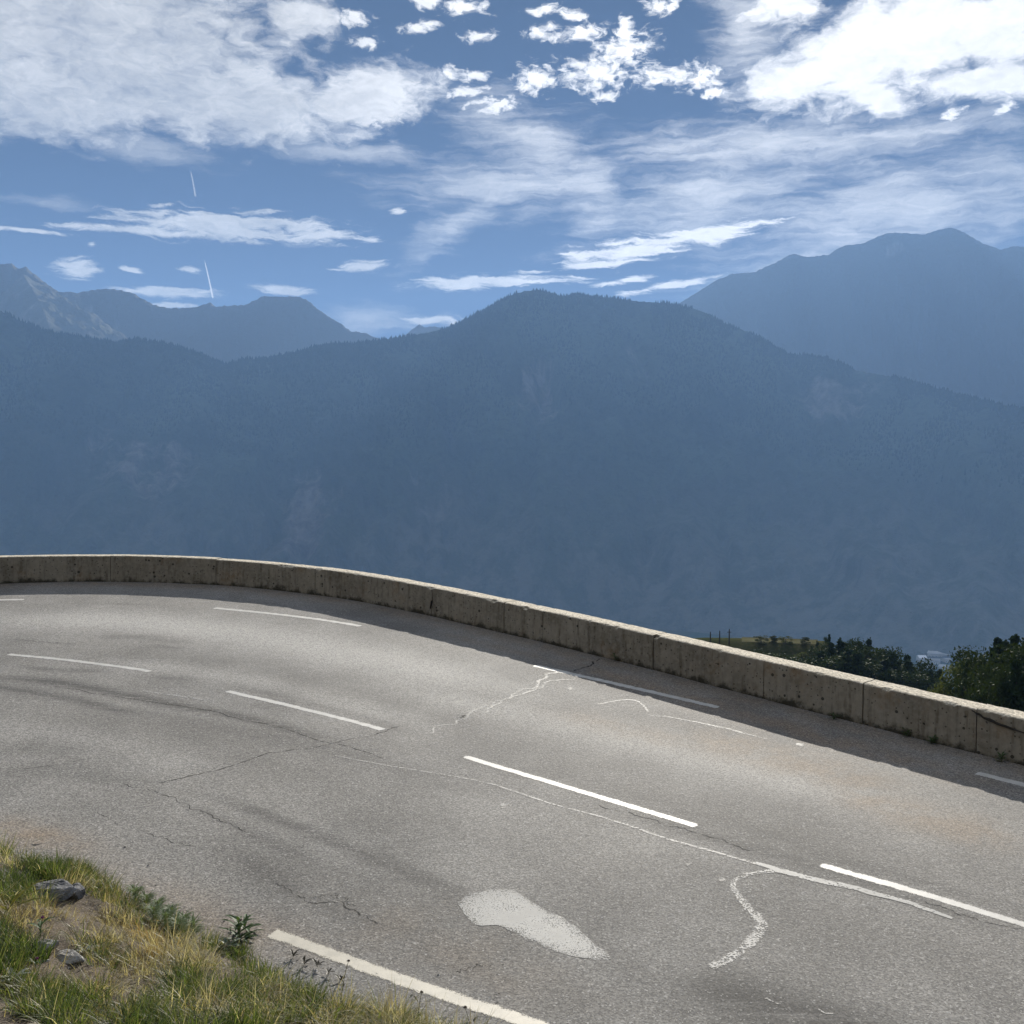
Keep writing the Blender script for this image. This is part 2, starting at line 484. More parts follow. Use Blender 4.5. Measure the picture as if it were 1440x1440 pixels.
def mountain(name, px, dist, foot, foot_z, mat, label, wob=0.0, amp=90, seed=0, rows=90, cols=520, cliffs=(), back=.55, jag=6.0):
    """a range with its true distance: valley foot, gullied face, crest line, far side"""
    px = np.array(px, float); az, el = azel(px[:, 0], px[:, 1])
    A = np.linspace(az[0], az[-1], cols); E = np.interp(A, az, el)
    D = dist(A) if callable(dist) else np.full(cols, float(dist))
    Dg = D * (1 + 0 * A)
    ztop = Dg * np.tan(E) + CAMZ
    ztop = ztop + jag * fbm(A * 400, A * 0 + seed, seed + 40, 4)
    ft = foot(A) if callable(foot) else np.full(cols, float(foot))
    fw = int(rows * .72); t = np.r_[np.linspace(0, 1, fw), 1 + np.linspace(0, 1, rows - fw + 1)[1:] * back]
    T = t[:, None]
    DD = np.where(T <= 1, ft + (Dg - ft) * T, Dg + (Dg - ft) * (T - 1))
    prof = np.where(T <= 1, .82 * T + .18 * T ** 2.2, 1 - 1.0 * (T - 1) ** 1.0)
    Z = foot_z + (ztop - foot_z) * prof
    X = DD * np.sin(A); Y = DD * np.cos(A)
    env = np.clip(np.sin(np.clip(T, 0, 1) * math.pi) * 1.25, 0, 1)
    rid = np.abs(fbm(X / 420 + 3.1, Y / 900 + seed, seed, 5))          # spurs and gullies running down the face
    rel = (rid - .25) * amp * 2.2 + fbm(X / 160, Y / 160, seed + 5, 4) * amp * .35
    pxg = (A[None] * 0 + np.degrees(A)[None])
    cl = np.zeros_like(X)
    for (x0, x1, y0, y1, s) in cliffs:                                  # limestone bands, in degrees seen from the road
        a0 = np.degrees(azel(x0, 0)[0]); a1 = np.degrees(azel(x1, 0)[0])
        e0 = np.degrees(azel((x0 + x1) / 2, y1)[1]); e1 = np.degrees(azel((x0 + x1) / 2, y0)[1])
        el_ = np.degrees(np.arctan2(Z - CAMZ, DD))
        u = (pxg - (a0 + a1) / 2) / ((a1 - a0) / 2); v = (el_ - (e0 + e1) / 2) / ((e1 - e0) / 2)
        q = np.sqrt(u ** 2 + v ** 2) + .9 * fbm(X / 190, Z / 330, seed + 9, 5)
        cl = np.maximum(cl, s * np.clip((1.15 - q) * 1.1, 0, 1))
    dd = env * rel - cl * 60 * env
    Z2 = Z + env * rel * .55
    X2 = X - np.sin(A) * dd; Y2 = Y - np.cos(A) * dd
    # keep the crest the highest line seen from the road
    el2 = np.arctan2(Z2 - CAMZ, np.hypot(X2, Y2)); lim = np.arctan2(ztop - CAMZ, Dg)[None] - .0012
    Z2 = np.where((T < .985) & (el2 > lim), CAMZ + np.hypot(X2, Y2) * np.tan(lim), Z2)
    o = mesh(name, np.stack([X2, Y2, Z2], -1).reshape(-1, 3), grid_faces(rows, cols)[:, ::-1], mat, smooth=True, attrs={'cliff': cl.ravel()})
    tag(o, label, 'mountain', kind='structure')
    return o, np.stack([X2, Y2, Z2], -1), T, cl


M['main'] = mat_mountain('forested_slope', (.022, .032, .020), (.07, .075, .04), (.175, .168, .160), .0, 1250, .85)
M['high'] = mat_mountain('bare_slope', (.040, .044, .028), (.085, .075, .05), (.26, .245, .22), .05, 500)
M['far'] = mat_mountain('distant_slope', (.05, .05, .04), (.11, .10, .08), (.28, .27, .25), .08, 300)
main_px = [(-900, 470), (-420, 432), (-200, 424), (-60, 430), (0, 437), (19, 447), (40, 455), (66, 466), (117, 474), (163, 482), (183, 477), (218, 480), (250, 487), (272, 494), (307, 509), (323, 512), (342, 505), (369, 505), (408, 497), (459, 484), (498, 483), (530, 479), (560, 475), (600, 468), (630, 461), (650, 452), (670, 441), (690, 430), (712, 418), (738, 409), (757, 408), (775, 412), (790, 417), (815, 414), (850, 418), (900, 424), (950, 428), (975, 434), (995, 441), (1020, 455), (1050, 466), (1075, 477), (1092, 489), (1112, 499), (1135, 500), (1160, 503), (1185, 511), (1205, 521), (1235, 527), (1270, 533), (1310, 545), (1350, 556), (1400, 567), (1440, 576), (1600, 612), (1900, 640), (2300, 610)]
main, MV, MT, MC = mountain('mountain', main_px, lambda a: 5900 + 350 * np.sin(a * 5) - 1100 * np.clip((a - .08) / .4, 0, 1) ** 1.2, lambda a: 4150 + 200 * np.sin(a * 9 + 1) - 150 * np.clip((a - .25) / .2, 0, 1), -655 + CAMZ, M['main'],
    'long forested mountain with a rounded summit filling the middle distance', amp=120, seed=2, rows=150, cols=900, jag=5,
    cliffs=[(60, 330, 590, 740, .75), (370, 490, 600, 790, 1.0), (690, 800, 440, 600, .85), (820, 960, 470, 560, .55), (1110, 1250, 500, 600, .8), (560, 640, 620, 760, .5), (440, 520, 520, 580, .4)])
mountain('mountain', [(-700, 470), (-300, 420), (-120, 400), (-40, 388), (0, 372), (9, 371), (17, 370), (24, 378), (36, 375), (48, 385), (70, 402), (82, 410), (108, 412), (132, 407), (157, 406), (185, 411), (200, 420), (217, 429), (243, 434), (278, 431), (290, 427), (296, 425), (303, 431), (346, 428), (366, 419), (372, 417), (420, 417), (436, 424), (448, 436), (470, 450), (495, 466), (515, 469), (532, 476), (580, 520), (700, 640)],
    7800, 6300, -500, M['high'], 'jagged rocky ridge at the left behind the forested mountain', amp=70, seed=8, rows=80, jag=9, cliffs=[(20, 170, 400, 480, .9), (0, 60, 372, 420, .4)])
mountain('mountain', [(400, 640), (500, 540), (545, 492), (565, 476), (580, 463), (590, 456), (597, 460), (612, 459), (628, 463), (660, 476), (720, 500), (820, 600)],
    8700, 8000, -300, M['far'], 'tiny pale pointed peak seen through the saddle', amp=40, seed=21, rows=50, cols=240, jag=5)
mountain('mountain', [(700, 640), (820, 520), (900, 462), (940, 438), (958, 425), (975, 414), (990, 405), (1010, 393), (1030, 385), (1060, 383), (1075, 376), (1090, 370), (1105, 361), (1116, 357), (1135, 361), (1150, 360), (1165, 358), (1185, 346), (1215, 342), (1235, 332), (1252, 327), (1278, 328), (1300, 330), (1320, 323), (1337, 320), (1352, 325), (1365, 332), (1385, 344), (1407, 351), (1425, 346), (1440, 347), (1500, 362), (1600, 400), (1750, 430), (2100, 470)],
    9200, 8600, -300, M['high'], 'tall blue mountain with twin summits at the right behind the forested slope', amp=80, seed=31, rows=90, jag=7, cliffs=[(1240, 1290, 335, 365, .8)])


# spur of the left range running towards the road, its right flank in the sun
nA, nD = 150, 110
dS = np.linspace(7740, 6350, nD)[:, None]; tS = (7740 - dS) / 1390
cA, cE = azel(np.interp(tS[:, 0], [0, .25, .5, .75, 1], [32, 44, 58, 72, 80]), np.interp(tS[:, 0], [0, .25, .5, .75, 1], [384, 402, 430, 468, 520]))
lat = np.linspace(-900, 1250, nA)[None] * (.25 + .75 * tS ** .6)
crest = dS * np.tan(cE)[:, None] + CAMZ
Xc = dS * np.sin(cA)[:, None] + lat; Yc = dS * np.cos(cA)[:, None] + 0 * lat
Zc = crest - np.where(lat > 0, .56, .75) * np.abs(lat) - 8
Zc = Zc + np.clip(np.abs(lat) / 120, 0, 1) * (110 * (np.abs(fbm(Xc / 240, Yc / 240, 91, 6)) - .2) + 40 * fbm(Xc / 70, Yc / 70, 93, 4))
M['spur'] = mat_mountain('rocky_spur', (.05, .055, .03), (.09, .085, .05), (.22, .205, .18), .16, 700)
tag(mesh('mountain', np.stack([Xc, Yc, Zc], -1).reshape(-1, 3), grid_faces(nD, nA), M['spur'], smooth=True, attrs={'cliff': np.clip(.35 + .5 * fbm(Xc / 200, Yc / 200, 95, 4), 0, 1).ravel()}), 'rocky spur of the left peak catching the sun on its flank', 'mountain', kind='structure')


# woods along the crest of the main mountain: one mass of small firs
def fir_mass(n, tlo, thi, hmin, hmax, seed):
    rng = np.random.default_rng(seed)
    rows, cols = MV.shape[:2]
    Tv = MT[:, 0]
    az_ok = np.where(np.abs(np.degrees(np.arctan2(MV[0, :, 0], MV[0, :, 1]))) < 36)[0]
    t = tlo + (thi - tlo) * rng.random(n) ** .7
    ri = np.interp(t, Tv, np.arange(rows)); ci = az_ok[0] + rng.random(n) * (az_ok[-1] - az_ok[0] - 1)
    r0 = np.clip(ri.astype(int), 0, rows - 2); c0 = ci.astype(int); fr = (ri - r0)[:, None]; fc = (ci - c0)[:, None]
    P = (MV[r0, c0] * (1 - fr) + MV[r0 + 1, c0] * fr) * (1 - fc) + (MV[r0, c0 + 1] * (1 - fr) + MV[r0 + 1, c0 + 1] * fr) * fc
    keep = (fbm(P[:, 0] / 150, P[:, 1] / 150, 77, 4) > -.28) & (MC[r0, c0] < .35)
    P = P[keep]; n = len(P)
    h = hmin + (hmax - hmin) * rng.random(n) ** 1.5; w = h * (.20 + .12 * rng.random(n))
    k = 5; th = np.linspace(0, 2 * np.pi, k, endpoint=False)[None] + rng.random((n, 1)) * 6
    ring = np.stack([P[:, 0:1] + w[:, None] * np.cos(th), P[:, 1:2] + w[:, None] * np.sin(th), np.repeat(P[:, 2:3] + .08 * h[:, None] - 2, k, 1)], -1)
    tip = P + np.stack([0 * h, 0 * h, h], 1)
    V = np.concatenate([ring, tip[:, None]], 1).reshape(-1, 3)
    b = np.arange(n)[:, None] * (k + 1)
    F = np.stack([b + np.arange(k), b + (np.arange(k) + 1) % k, np.repeat(b + k, k, 1)], -1).reshape(-1, 3)
    return V, F


M['fir'] = mat_flat('fir_mass', (.022, .034, .020), 1.0, .01, .45)
V1, F1 = fir_mass(26000, .93, 1.03, 8, 24, 5)
V2, F2 = fir_mass(16000, .62, .93, 9, 22, 6)
wood = mesh('forest', np.vstack([V1, V2]), np.vstack([F1, F2 + len(V1)]), M['fir'])
tag(wood, 'dark fir woods covering the crest and face of the middle mountain', 'woods', kind='stuff')

# ------------------------------------------------------------------ road
gx = np.r_[np.linspace(-24, -12.6, 24), np.linspace(-12.5, 9, 300), np.linspace(9.2, 24, 34)]
gy = np.r_[np.linspace(-8, 3.8, 20), np.linspace(4, 23.2, 270)]
GX, GY = np.meshgrid(gx, gy, indexing='ij')
DW, SW, ARC = seg_dist(GX, GY, WALL)
inside = (SW < 0) | (DW < .22)


def stain_or_sheen(lines, X, Y):
    f = np.zeros_like(X)
    for pts, w, s in lines:
        L = spline(at(*np.array(pts, float).T)[:, :2], 40)
        d, _, arc = seg_dist(X, Y, L); tot = np.sum(np.linalg.norm(np.diff(L, axis=0), axis=1))
        e = np.minimum(arc, tot - arc) / max(tot * .25, 1e-6)
        f = np.maximum(f, s * np.exp(-(d / w) ** 2) * np.clip(e + .25, 0, 1))
    return f


tyre = stain_or_sheen([
    ([(-60, 950), (60, 957), (130, 968), (230, 988), (330, 1006), (420, 1030), (500, 1052)], .16, 1.0),
    ([(-60, 960), (20, 970), (110, 985), (170, 1000), (240, 1006)], .14, .8),
    ([(30, 938), (90, 943), (150, 944)], .10, .7), ([(215, 952), (280, 957)], .15, .5),
    ([(150, 1000), (250, 1012), (360, 1030), (480, 1058), (600, 1090), (760, 1128)], .30, .45),
    ([(130, 895), (200, 896), (270, 905)], .22, .5), ([(210, 908), (260, 914)], .14, .5), ([(20, 900), (110, 907)], .05, .5), ([(140, 849), (210, 850)], .06, .45),
    ([(320, 962), (420, 985), (520, 1012), (600, 1038)], .12, .4),
    ([(860, 1140), (980, 1172), (1100, 1205), (1250, 1252), (1440, 1318)], .16, .7),
    ([(1100, 1190), (1250, 1228), (1440, 1282)], .14, .5),
    ([(300, 1120), (420, 1165), (520, 1205), (600, 1240), (650, 1268)], .10, .75),
    ([(260, 1130), (360, 1175), (450, 1215)], .10, .45), ([(520, 1190), (590, 1225), (660, 1262)], .07, .6),
    ([(330, 1195), (400, 1245), (470, 1280), (560, 1312)], .10, .45),
    ([(940, 1380), (1050, 1402), (1160, 1432), (1330, 1470)], .26, 1.0), ([(1000, 1400), (1120, 1440)], .3, .8),
    ([(900, 1130), (1040, 1168), (1180, 1196)], .2, .35), ([(640, 1060), (800, 1095), (960, 1140)], .25, .3),
    ([(980, 1145), (1090, 1175), (1140, 1190)], .12, .5),
    ([(0, 1080), (90, 1085), (200, 1102)], .2, .35), ([(20, 1045), (130, 1060)], .3, .3)], GX, GY)
rust = stain_or_sheen([
    ([(760, 925), (900, 962), (1060, 1010), (1240, 1062), (1440, 1118)], .38, .85),
    ([(960, 1030), (1080, 1062), (1180, 1090), (1260, 1120)], .5, .8), ([(1180, 1110), (1300, 1150), (1440, 1185)], .45, .8),
    ([(780, 1000), (900, 1030), (980, 1050)], .35, .5), ([(620, 890), (780, 930)], .2, .5),
    ([(-200, 1120), (-40, 1160), (60, 1182), (130, 1205)], .28, 1.0), ([(100, 1215), (220, 1262), (330, 1305), (470, 1350)], .3, .55),
    ([(-60, 1170), (40, 1195)], .15, 1.0), ([(480, 1280), (640, 1340), (780, 1400)], .5, .25)], GX, GY)
rust = np.maximum(rust, .55 * np.exp(-((DW - .25) / .35) ** 2))
worn = stain_or_sheen([([(-60, 1000), (200, 1030), (420, 1085), (620, 1140), (900, 1225), (1200, 1320), (1500, 1420)], .55, .5), ([(100, 1120), (350, 1215), (600, 1310), (900, 1420)], .5, .45),
              ([(-60, 905), (150, 912), (350, 940), (560, 990)], .4, .3), ([(640, 1035), (900, 1105), (1200, 1190), (1440, 1262)], .45, .5), ([(1100, 1330), (1300, 1390), (1440, 1430)], .6, .35)], GX, GY)
worn = worn * np.clip(.75 + .9 * fbm(GX * .7, GY * .7, 31, 4), 0, 1.3)
light = stain_or_sheen([  # polished bands; the far ones also carry painted low-sun sheen
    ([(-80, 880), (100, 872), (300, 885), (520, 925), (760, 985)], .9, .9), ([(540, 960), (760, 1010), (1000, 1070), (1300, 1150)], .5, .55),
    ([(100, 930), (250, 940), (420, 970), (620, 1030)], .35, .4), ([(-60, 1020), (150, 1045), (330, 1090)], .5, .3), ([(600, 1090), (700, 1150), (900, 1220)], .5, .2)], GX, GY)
V = np.stack([GX, GY, plane_z(GX, GY)], -1).reshape(-1, 3)
Fq = grid_faces(len(gx), len(gy))[:, ::-1]
ok = inside.ravel()[Fq].all(1)
V[:, 2] += .012 * fbm(V[:, 0] * .5, V[:, 1] * .5, 14, 3)
used = np.unique(Fq[ok]); remap = np.full(len(V), -1); remap[used] = np.arange(len(used))
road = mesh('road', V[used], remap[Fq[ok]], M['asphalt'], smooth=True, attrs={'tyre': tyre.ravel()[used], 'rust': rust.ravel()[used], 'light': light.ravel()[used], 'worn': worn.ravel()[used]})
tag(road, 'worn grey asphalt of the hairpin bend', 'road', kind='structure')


def road_z(x, y): return plane_z(x, y) + .012 * fbm(x * .5, y * .5, 14, 3)


def ribbon(name, line, width, mat, lift=.002, jitter=0.0, cross=4, seed=0):
    if mat is M['crack']: width = width * 1.15
    """a thin flat strip lying on the road, along world points line (n,2)"""
    line = np.asarray(line, float); n = len(line); w = np.broadcast_to(width, n)
    T = np.gradient(line, axis=0); T /= np.linalg.norm(T, axis=1)[:, None]
    Nn = np.stack([-T[:, 1], T[:, 0]], 1)
    if jitter:
        s = np.arange(n) * 1.0
        line = line + Nn * (jitter * fbm(s * .17, s * 0 + seed, seed, 4))[:, None]
    u = np.linspace(-.5, .5, cross + 1)
    P = line[:, None] + Nn[:, None] * (u[None, :, None] * w[:, None, None])
    z = road_z(P[..., 0], P[..., 1]) + lift
    V = np.concatenate([P, z[..., None]], -1).reshape(-1, 3)
    e = np.abs(u) * 2
    ends = np.minimum(np.arange(n), np.arange(n)[::-1]); dl = np.linalg.norm(np.diff(line, axis=0), axis=1).mean()
    ee = 1 - np.clip(ends * dl / .05, 0, 1)
    E = np.maximum(e[None], ee[:, None]).ravel()
    return mesh(name, V, grid_faces(n, cross + 1)[:, ::-1] if False else grid_faces(n, cross + 1), mat, road, attrs={'edge': E})


M['white'] = mat_paint('white_road_paint', (.54, .53, .50), .62)
M['cream'] = mat_paint('cream_road_paint', (.50, .465, .385), .62)
M['worn'] = mat_remnant('worn_white_paint', (.40, .40, .385), .13, 95)
M['faint'] = mat_remnant('faint_white_paint', (.46, .455, .435), .02, 60)
M['chalk'] = mat_remnant('chalky_sealant', (.45, .44, .415), .05, 45)
M['seal'] = mat_remnant('grey_sealant', (.40, .40, .385), .13, 40)
M['crack'] = mat_crack()


def dash(p0, p1, curve, w, mat, name):
    a, b = at(*p0)[:2], at(*p1)[:2]
    sa = seg_dist(a[0], a[1], curve)[2]; sb = seg_dist(b[0], b[1], curve)[2]
    L = np.r_[0, np.cumsum(np.linalg.norm(np.diff(curve, axis=0), axis=1))]
    s = np.linspace(sa, sb, 70)
    return ribbon(name, np.stack([np.interp(s, L, curve[:, 0]), np.interp(s, L, curve[:, 1])], 1), w, mat, cross=6)


centre = spline(at(*np.array([(-700, 985), (-300, 918), (-130, 908), (10, 920), (110, 930.5), (212, 945), (318, 971.5), (425, 996.5), (540, 1027), (652, 1063.5), (815, 1112), (978, 1161), (1152, 1215), (1300, 1257), (1440, 1299), (1800, 1410), (2400, 1600)], float).T)[:, :2], 900)
for p0, p1 in [((10, 920), (212, 945)), ((318, 971.5), (540, 1027)), ((652, 1063.5), (982, 1162)), ((1152, 1215), (1600, 1348)), ((-210, 908), (-95, 910))]:
    dash(p0, p1, centre, .15, M['white'], 'centre_line_dash')
outer = spline(at(*np.array([(-300, 862), (-120, 846), (35, 843), (170, 844), (300, 855), (405, 866), (508, 880.5), (630, 907), (750, 936), (880, 965), (1012, 995.5), (1190, 1040), (1372, 1087), (1500, 1120), (1800, 1200)], float).T)[:, :2], 700)
for p0, p1 in [((-190, 851), (35, 843)), ((300, 855), (508, 880.5)), ((750, 936), (1012, 995.5)), ((1372, 1087), (1700, 1173))]:
    dash(p0, p1, outer, .20, M['white'], 'edge_line_dash')
inner = spline(at(*np.array([(380, 1311), (430, 1328), (488, 1349), (540, 1369), (597, 1389), (670, 1413), (748, 1440), (850, 1479), (1050, 1560)], float).T)[:, :2], 220)
ribbon('inner_edge_line', inner, .185, M['cream'], cross=8)


def pxline(pts, n=90): return spline(at(*np.array(pts, float).T)[:, :2], n)


def patch(name, outline, mat, lift=.0026):
    P = spline(at(*np.array(outline + outline[:1], float).T)[:, :2], 81)[:-1]
    P = P + .012 * np.stack([vnoise(np.arange(80) * .7, np.zeros(80), 3), vnoise(np.arange(80) * .7, np.zeros(80), 4)], 1)
    c = P.mean(0); k = 7
    V = []; E = []
    for i in range(k):
        f = i / (k - 1); q = c + (P - c) * f if i else c + (P - c) * 1e-3
        V.append(np.c_[q, road_z(q[:, 0], q[:, 1]) + lift]); E += [f] * 80
    o = mesh(name, np.vstack(V), grid_faces(k, 80, True)[:, ::-1], mat, road, attrs={'edge': E})
    return o


tag(patch('worn_paint_patch', [(645, 1268), (660, 1257), (690, 1251), (715, 1250), (735, 1258), (760, 1275), (800, 1295), (835, 1325), (858, 1344), (850, 1350), (825, 1347), (780, 1336), (735, 1316), (700, 1300), (672, 1300), (655, 1288)], M['worn']), 'pale speckled leaf-shaped paint patch')
ribbon('worn_paint_curve', pxline([(1088, 1224), (1055, 1228), (1033, 1238), (1030, 1248), (1045, 1266), (1062, 1284), (1070, 1300), (1060, 1318), (1040, 1336), (1015, 1352), (1000, 1360)]), np.interp(np.linspace(0, 1, 90), [0, .2, .6, .8, 1], [.05, .05, .11, .10, .08]), M['faint'], .0024, .02)
ribbon('sealed_crack', pxline([(470, 1062), (540, 1076), (640, 1092), (700, 1105), (780, 1131), (850, 1150), (920, 1173), (1000, 1196), (1075, 1217)]), np.linspace(.02, .045, 90), M['chalk'], .0024, .02, seed=3)
ribbon('sealed_crack', pxline([(1062, 1213), (1130, 1233), (1200, 1248), (1270, 1267), (1340, 1290)]), np.interp(np.linspace(0, 1, 90), [0, .15, .6, 1], [.05, .10, .09, .05]), M['seal'], .0030, .02, seed=4)
ribbon('sealed_crack', pxline([(790, 946), (770, 951), (755, 965), (735, 971), (700, 986), (670, 1000), (630, 1018), (600, 1030)]), np.linspace(.06, .03, 90), M['chalk'], .0026, .10, seed=5)
ribbon('sealed_crack', pxline([(810, 956), (780, 957), (760, 966), (730, 977), (705, 988), (680, 1002)]), .04, M['chalk'], .0032, .06, seed=6)
ribbon('sealed_crack', pxline([(1040, 1228), (1090, 1226), (1110, 1230)], 30), .04, M['faint'], .0034, .02, seed=8)
ribbon('sealed_crack', pxline([(200, 972), (240, 977), (290, 985)], 30), .05, M['faint'], .0034, .02, seed=8)
for pts, w in [([(845, 925), (830, 936), (812, 942), (805, 946)], .035), ([(646, 1010), (655, 1006)], .03)]:
    ribbon('road_crack', pxline(pts, 40), w, M['crack'], .0038, .05, seed=len(pts))
k = 0
for pts, w in [([(225, 1101), (270, 1090), (310, 1082), (350, 1068), (400, 1056), (440, 1052), (520, 1034), (560, 1022)], .022),
               ([(60, 962), (150, 978), (260, 994), (300, 1000), (330, 1010), (390, 1022), (440, 1040), (500, 1052), (540, 1068)], .020),
               ([(390, 1240), (405, 1252), (440, 1266), (480, 1270), (510, 1284), (535, 1298)], .018), ([(440, 1262), (470, 1258), (500, 1276)], .014),
               ([(640, 1364), (680, 1356), (705, 1352), (718, 1344)], .014), ([(0, 1088), (60, 1078), (120, 1068)], .012),
               ([(160, 1100), (230, 1118), (300, 1150), (360, 1178)], .012), ([(840, 1132), (900, 1148), (980, 1172), (1060, 1196)], .018),
               ([(1300, 1268), (1370, 1290), (1440, 1306)], .02), ([(130, 1140), (200, 1170), (270, 1190)], .010), ([(700, 1395), (690, 1420), (660, 1440)], .010), ([(20, 899), (110, 906)], .016)]:
    k += 1
    ribbon('road_crack', pxline(pts, 110), w, M['crack'], .0014, .05, seed=k)
ribbon('paint_scrap', pxline([(840, 990), (880, 984), (898, 987), (908, 996), (912, 1001)], 40), .04, M['chalk'], .0022, .01)
ribbon('paint_scrap', pxline([(912, 1005), (960, 1012), (1020, 1025), (1080, 1040)], 60), .03, M['faint'], .0024, .02)
ribbon('paint_scrap', pxline([(1075, 1402), (1085, 1407), (1094, 1412)], 12), .015, M['chalk'], .0022, .01)
ribbon('paint_scrap', pxline([(1152, 1418), (1160, 1424), (1172, 1426)], 12), .015, M['chalk'], .0022, .01)
ribbon('paint_scrap', pxline([(930, 1006), (990, 1018), (1045, 1030)], 40), .03, M['chalk'], .003, .03, seed=9)
for pts in ([(698, 1134), (706, 1129), (716, 1133), (708, 1138)], [(963, 1215), (970, 1213), (975, 1216), (968, 1218)], [(1010, 1236), (1018, 1235), (1020, 1239), (1012, 1240)], [(797, 968), (802, 966), (806, 969), (800, 971)], [(1120, 1045), (1130, 1046), (1128, 1050), (1118, 1048)]):
    patch('paint_scrap', pts, M['chalk'], .003)

# ------------------------------------------------------------------ parapet
WH, WT = .56, .40
wall = empty('parapet_wall', (WALL[350, 0], WALL[350, 1], plane_z(*WALL[350])))
tag(wall, 'low weathered concrete parapet curving round the outside of the bend', 'wall')
WL = np.r_[0, np.cumsum(np.linalg.norm(np.diff(WALL, axis=0), axis=1))]


def warc(px, py):
    p = at(px, py); return float(seg_dist(p[0], p[1], WALL)[2])


jo = [warc(*q) for q in [(158, 816), (311, 820), (453, 834), (576, 857), (710, 890), (765, 903), (920, 942), (1073, 983), (1213, 1019), (1372, 1060)]]
while jo[0] > 2.4: jo.insert(0, jo[0] - 2.4)
jo.insert(0, 0.0)
while jo[-1] < WL[-1] - 2.4: jo.append(jo[-1] + 2.4)
jo.append(WL[-1])
base0 = np.array(wall.location)
for si, (s0, s1) in enumerate(zip(jo[:-1], jo[1:])):
    gap = .006
    n = max(8, int((s1 - s0) / .03))
    s = np.linspace(s0 + gap, s1 - gap, n)
    px_ = np.stack([np.interp(s, WL, WALL[:, k]) for k in (0, 1)], 1)
    T = np.gradient(np.stack([np.interp(s + d, WL, WALL[:, k]) for k in (0, 1) for d in (0,)], 1), axis=0); T /= np.linalg.norm(T, axis=1)[:, None]
    O = np.stack([-T[:, 1], T[:, 0]], 1)            # away from the road
    sh = RNG.normal(0, .006); hh = WH + RNG.normal(0, .006)
    prof = [(0, -.2), (0, 0)] + [(0.0 + .012 * f, hh * f) for f in (.15, .3, .45, .6, .72, .82, .9, .95)] + [(.014, hh - .012), (.022, hh - .004), (.035, hh)] + [(f * WT, hh + .004) for f in (.2, .35, .5, .65, .8, .9)] + [(WT - .02, hh - .002), (WT - .006, hh - .015), (WT, hh * .8), (WT, -.6)]
    prof = np.array(prof); m_ = len(prof)
    S = np.repeat(s[:, None], m_, 1); U = np.repeat(prof[None, :, 0], n, 0); Hh = np.repeat(prof[None, :, 1], n, 0)
    # weathering: chipped arrises, hollows
    nz = fbm(S * 9, U * 9 + Hh * 9, 50, 4); nb = fbm(S * 2.2, Hh * 3 + U * 2, 61, 3)
    edge = np.exp(-((Hh - hh) / .03) ** 2) * np.exp(-((U - .02) / .03) ** 2) + np.exp(-((Hh - hh) / .03) ** 2) * np.exp(-((U - WT) / .04) ** 2)
    chip = np.clip(fbm(S * 5, U * 0 + si, 71, 4) - .30, 0, 1) * edge * .10
    U2 = U + sh + .005 * nz + .006 * nb + chip
    H2 = Hh + (.004 * nz + .003 * nb) * (Hh > .1) - chip * .7
    P = px_[:, None] + O[:, None] * U2[..., None]
    z = plane_z(px_[:, 0], px_[:, 1])[:, None] + H2
    V = np.concatenate([P, z[..., None]], -1).reshape(-1, 3) - base0
    Fq = [grid_faces(n, m_)]
    cap = np.arange(m_)
    cA = np.stack([np.full(m_ - 2, 0), cap[1:-1], cap[2:]], 1)
    Fq += [cA, (cA + (n - 1) * m_)[:, ::-1]]
    foot = np.clip(1 - Hh / .5, 0, 1).ravel() ** 1.6
    mesh('wall_segment', V, Fq, M['concrete'], wall, attrs={'foot': foot})
# dark joints filled with dirt between the blocks
M['joint'] = mat_flat('joint_dirt', (.035, .030, .024), .95, 5, .4)
for s in jo[1:-1]:
    x, y = [float(np.interp(s, WL, WALL[:, k])) for k in (0, 1)]
    x2, y2 = [float(np.interp(s + .05, WL, WALL[:, k])) for k in (0, 1)]
    a = math.atan2(y2 - y, x2 - x); mb = MB()
    mb.box((-.012, .03, -.1), (.012, WT - .03, WH - .03))
    o = mb.build('wall_joint', M['joint'], wall, loc=np.array([x, y, plane_z(x, y)]) - base0)
    o.rotation_euler = (0, 0, a)

# the crack running down through the last block
def wall_crack(pts, wid, seed):
    q = np.array(pts, float); tt = np.linspace(0, 1, 60)
    sx = np.interp(tt, np.linspace(0, 1, len(q)), q[:, 0]); hx = np.interp(tt, np.linspace(0, 1, len(q)), q[:, 1]) + .016 * fbm(tt * 9, tt * 0 + seed, seed, 4)
    w_ = wid * np.clip(np.sin(np.pi * np.clip(tt * .93 + .06, 0, 1)), .12, 1) * (.8 + .6 * vnoise(tt * 14, tt * 0, seed))
    P0 = np.stack([np.interp(sx, WL, WALL[:, k]) for k in (0, 1)], 1); Tn = np.gradient(P0, axis=0); Tn /= np.linalg.norm(Tn, axis=1)[:, None]
    On = np.stack([-Tn[:, 1], Tn[:, 0]], 1); z0 = plane_z(P0[:, 0], P0[:, 1])
    rows = []
    for u, h in ((.05, .5), (-.011, .5), (-.013, 0), (-.011, -.5), (.05, -.5)):
        Q = P0 + On * u; rows.append(np.c_[Q, z0 + hx + h * w_])
    mesh('wall_crack', np.stack(rows, 1).reshape(-1, 3) - base0, grid_faces(60, 5), M['joint'], wall)


sA, sB = warc(1366, 1058), warc(1442, 1078)
wall_crack([(sA, WH - .02), (sA + .12, WH - .07), (sA + .35 * (sB - sA), WH - .10), (sB, WH - .16), (sB + .4, WH - .2)], .030, 5)
sC = warc(611, 866)
wall_crack([(sC, WH - .05), (sC + .02, .3), (sC - .02, .15), (sC + .01, 0)], .020, 8)

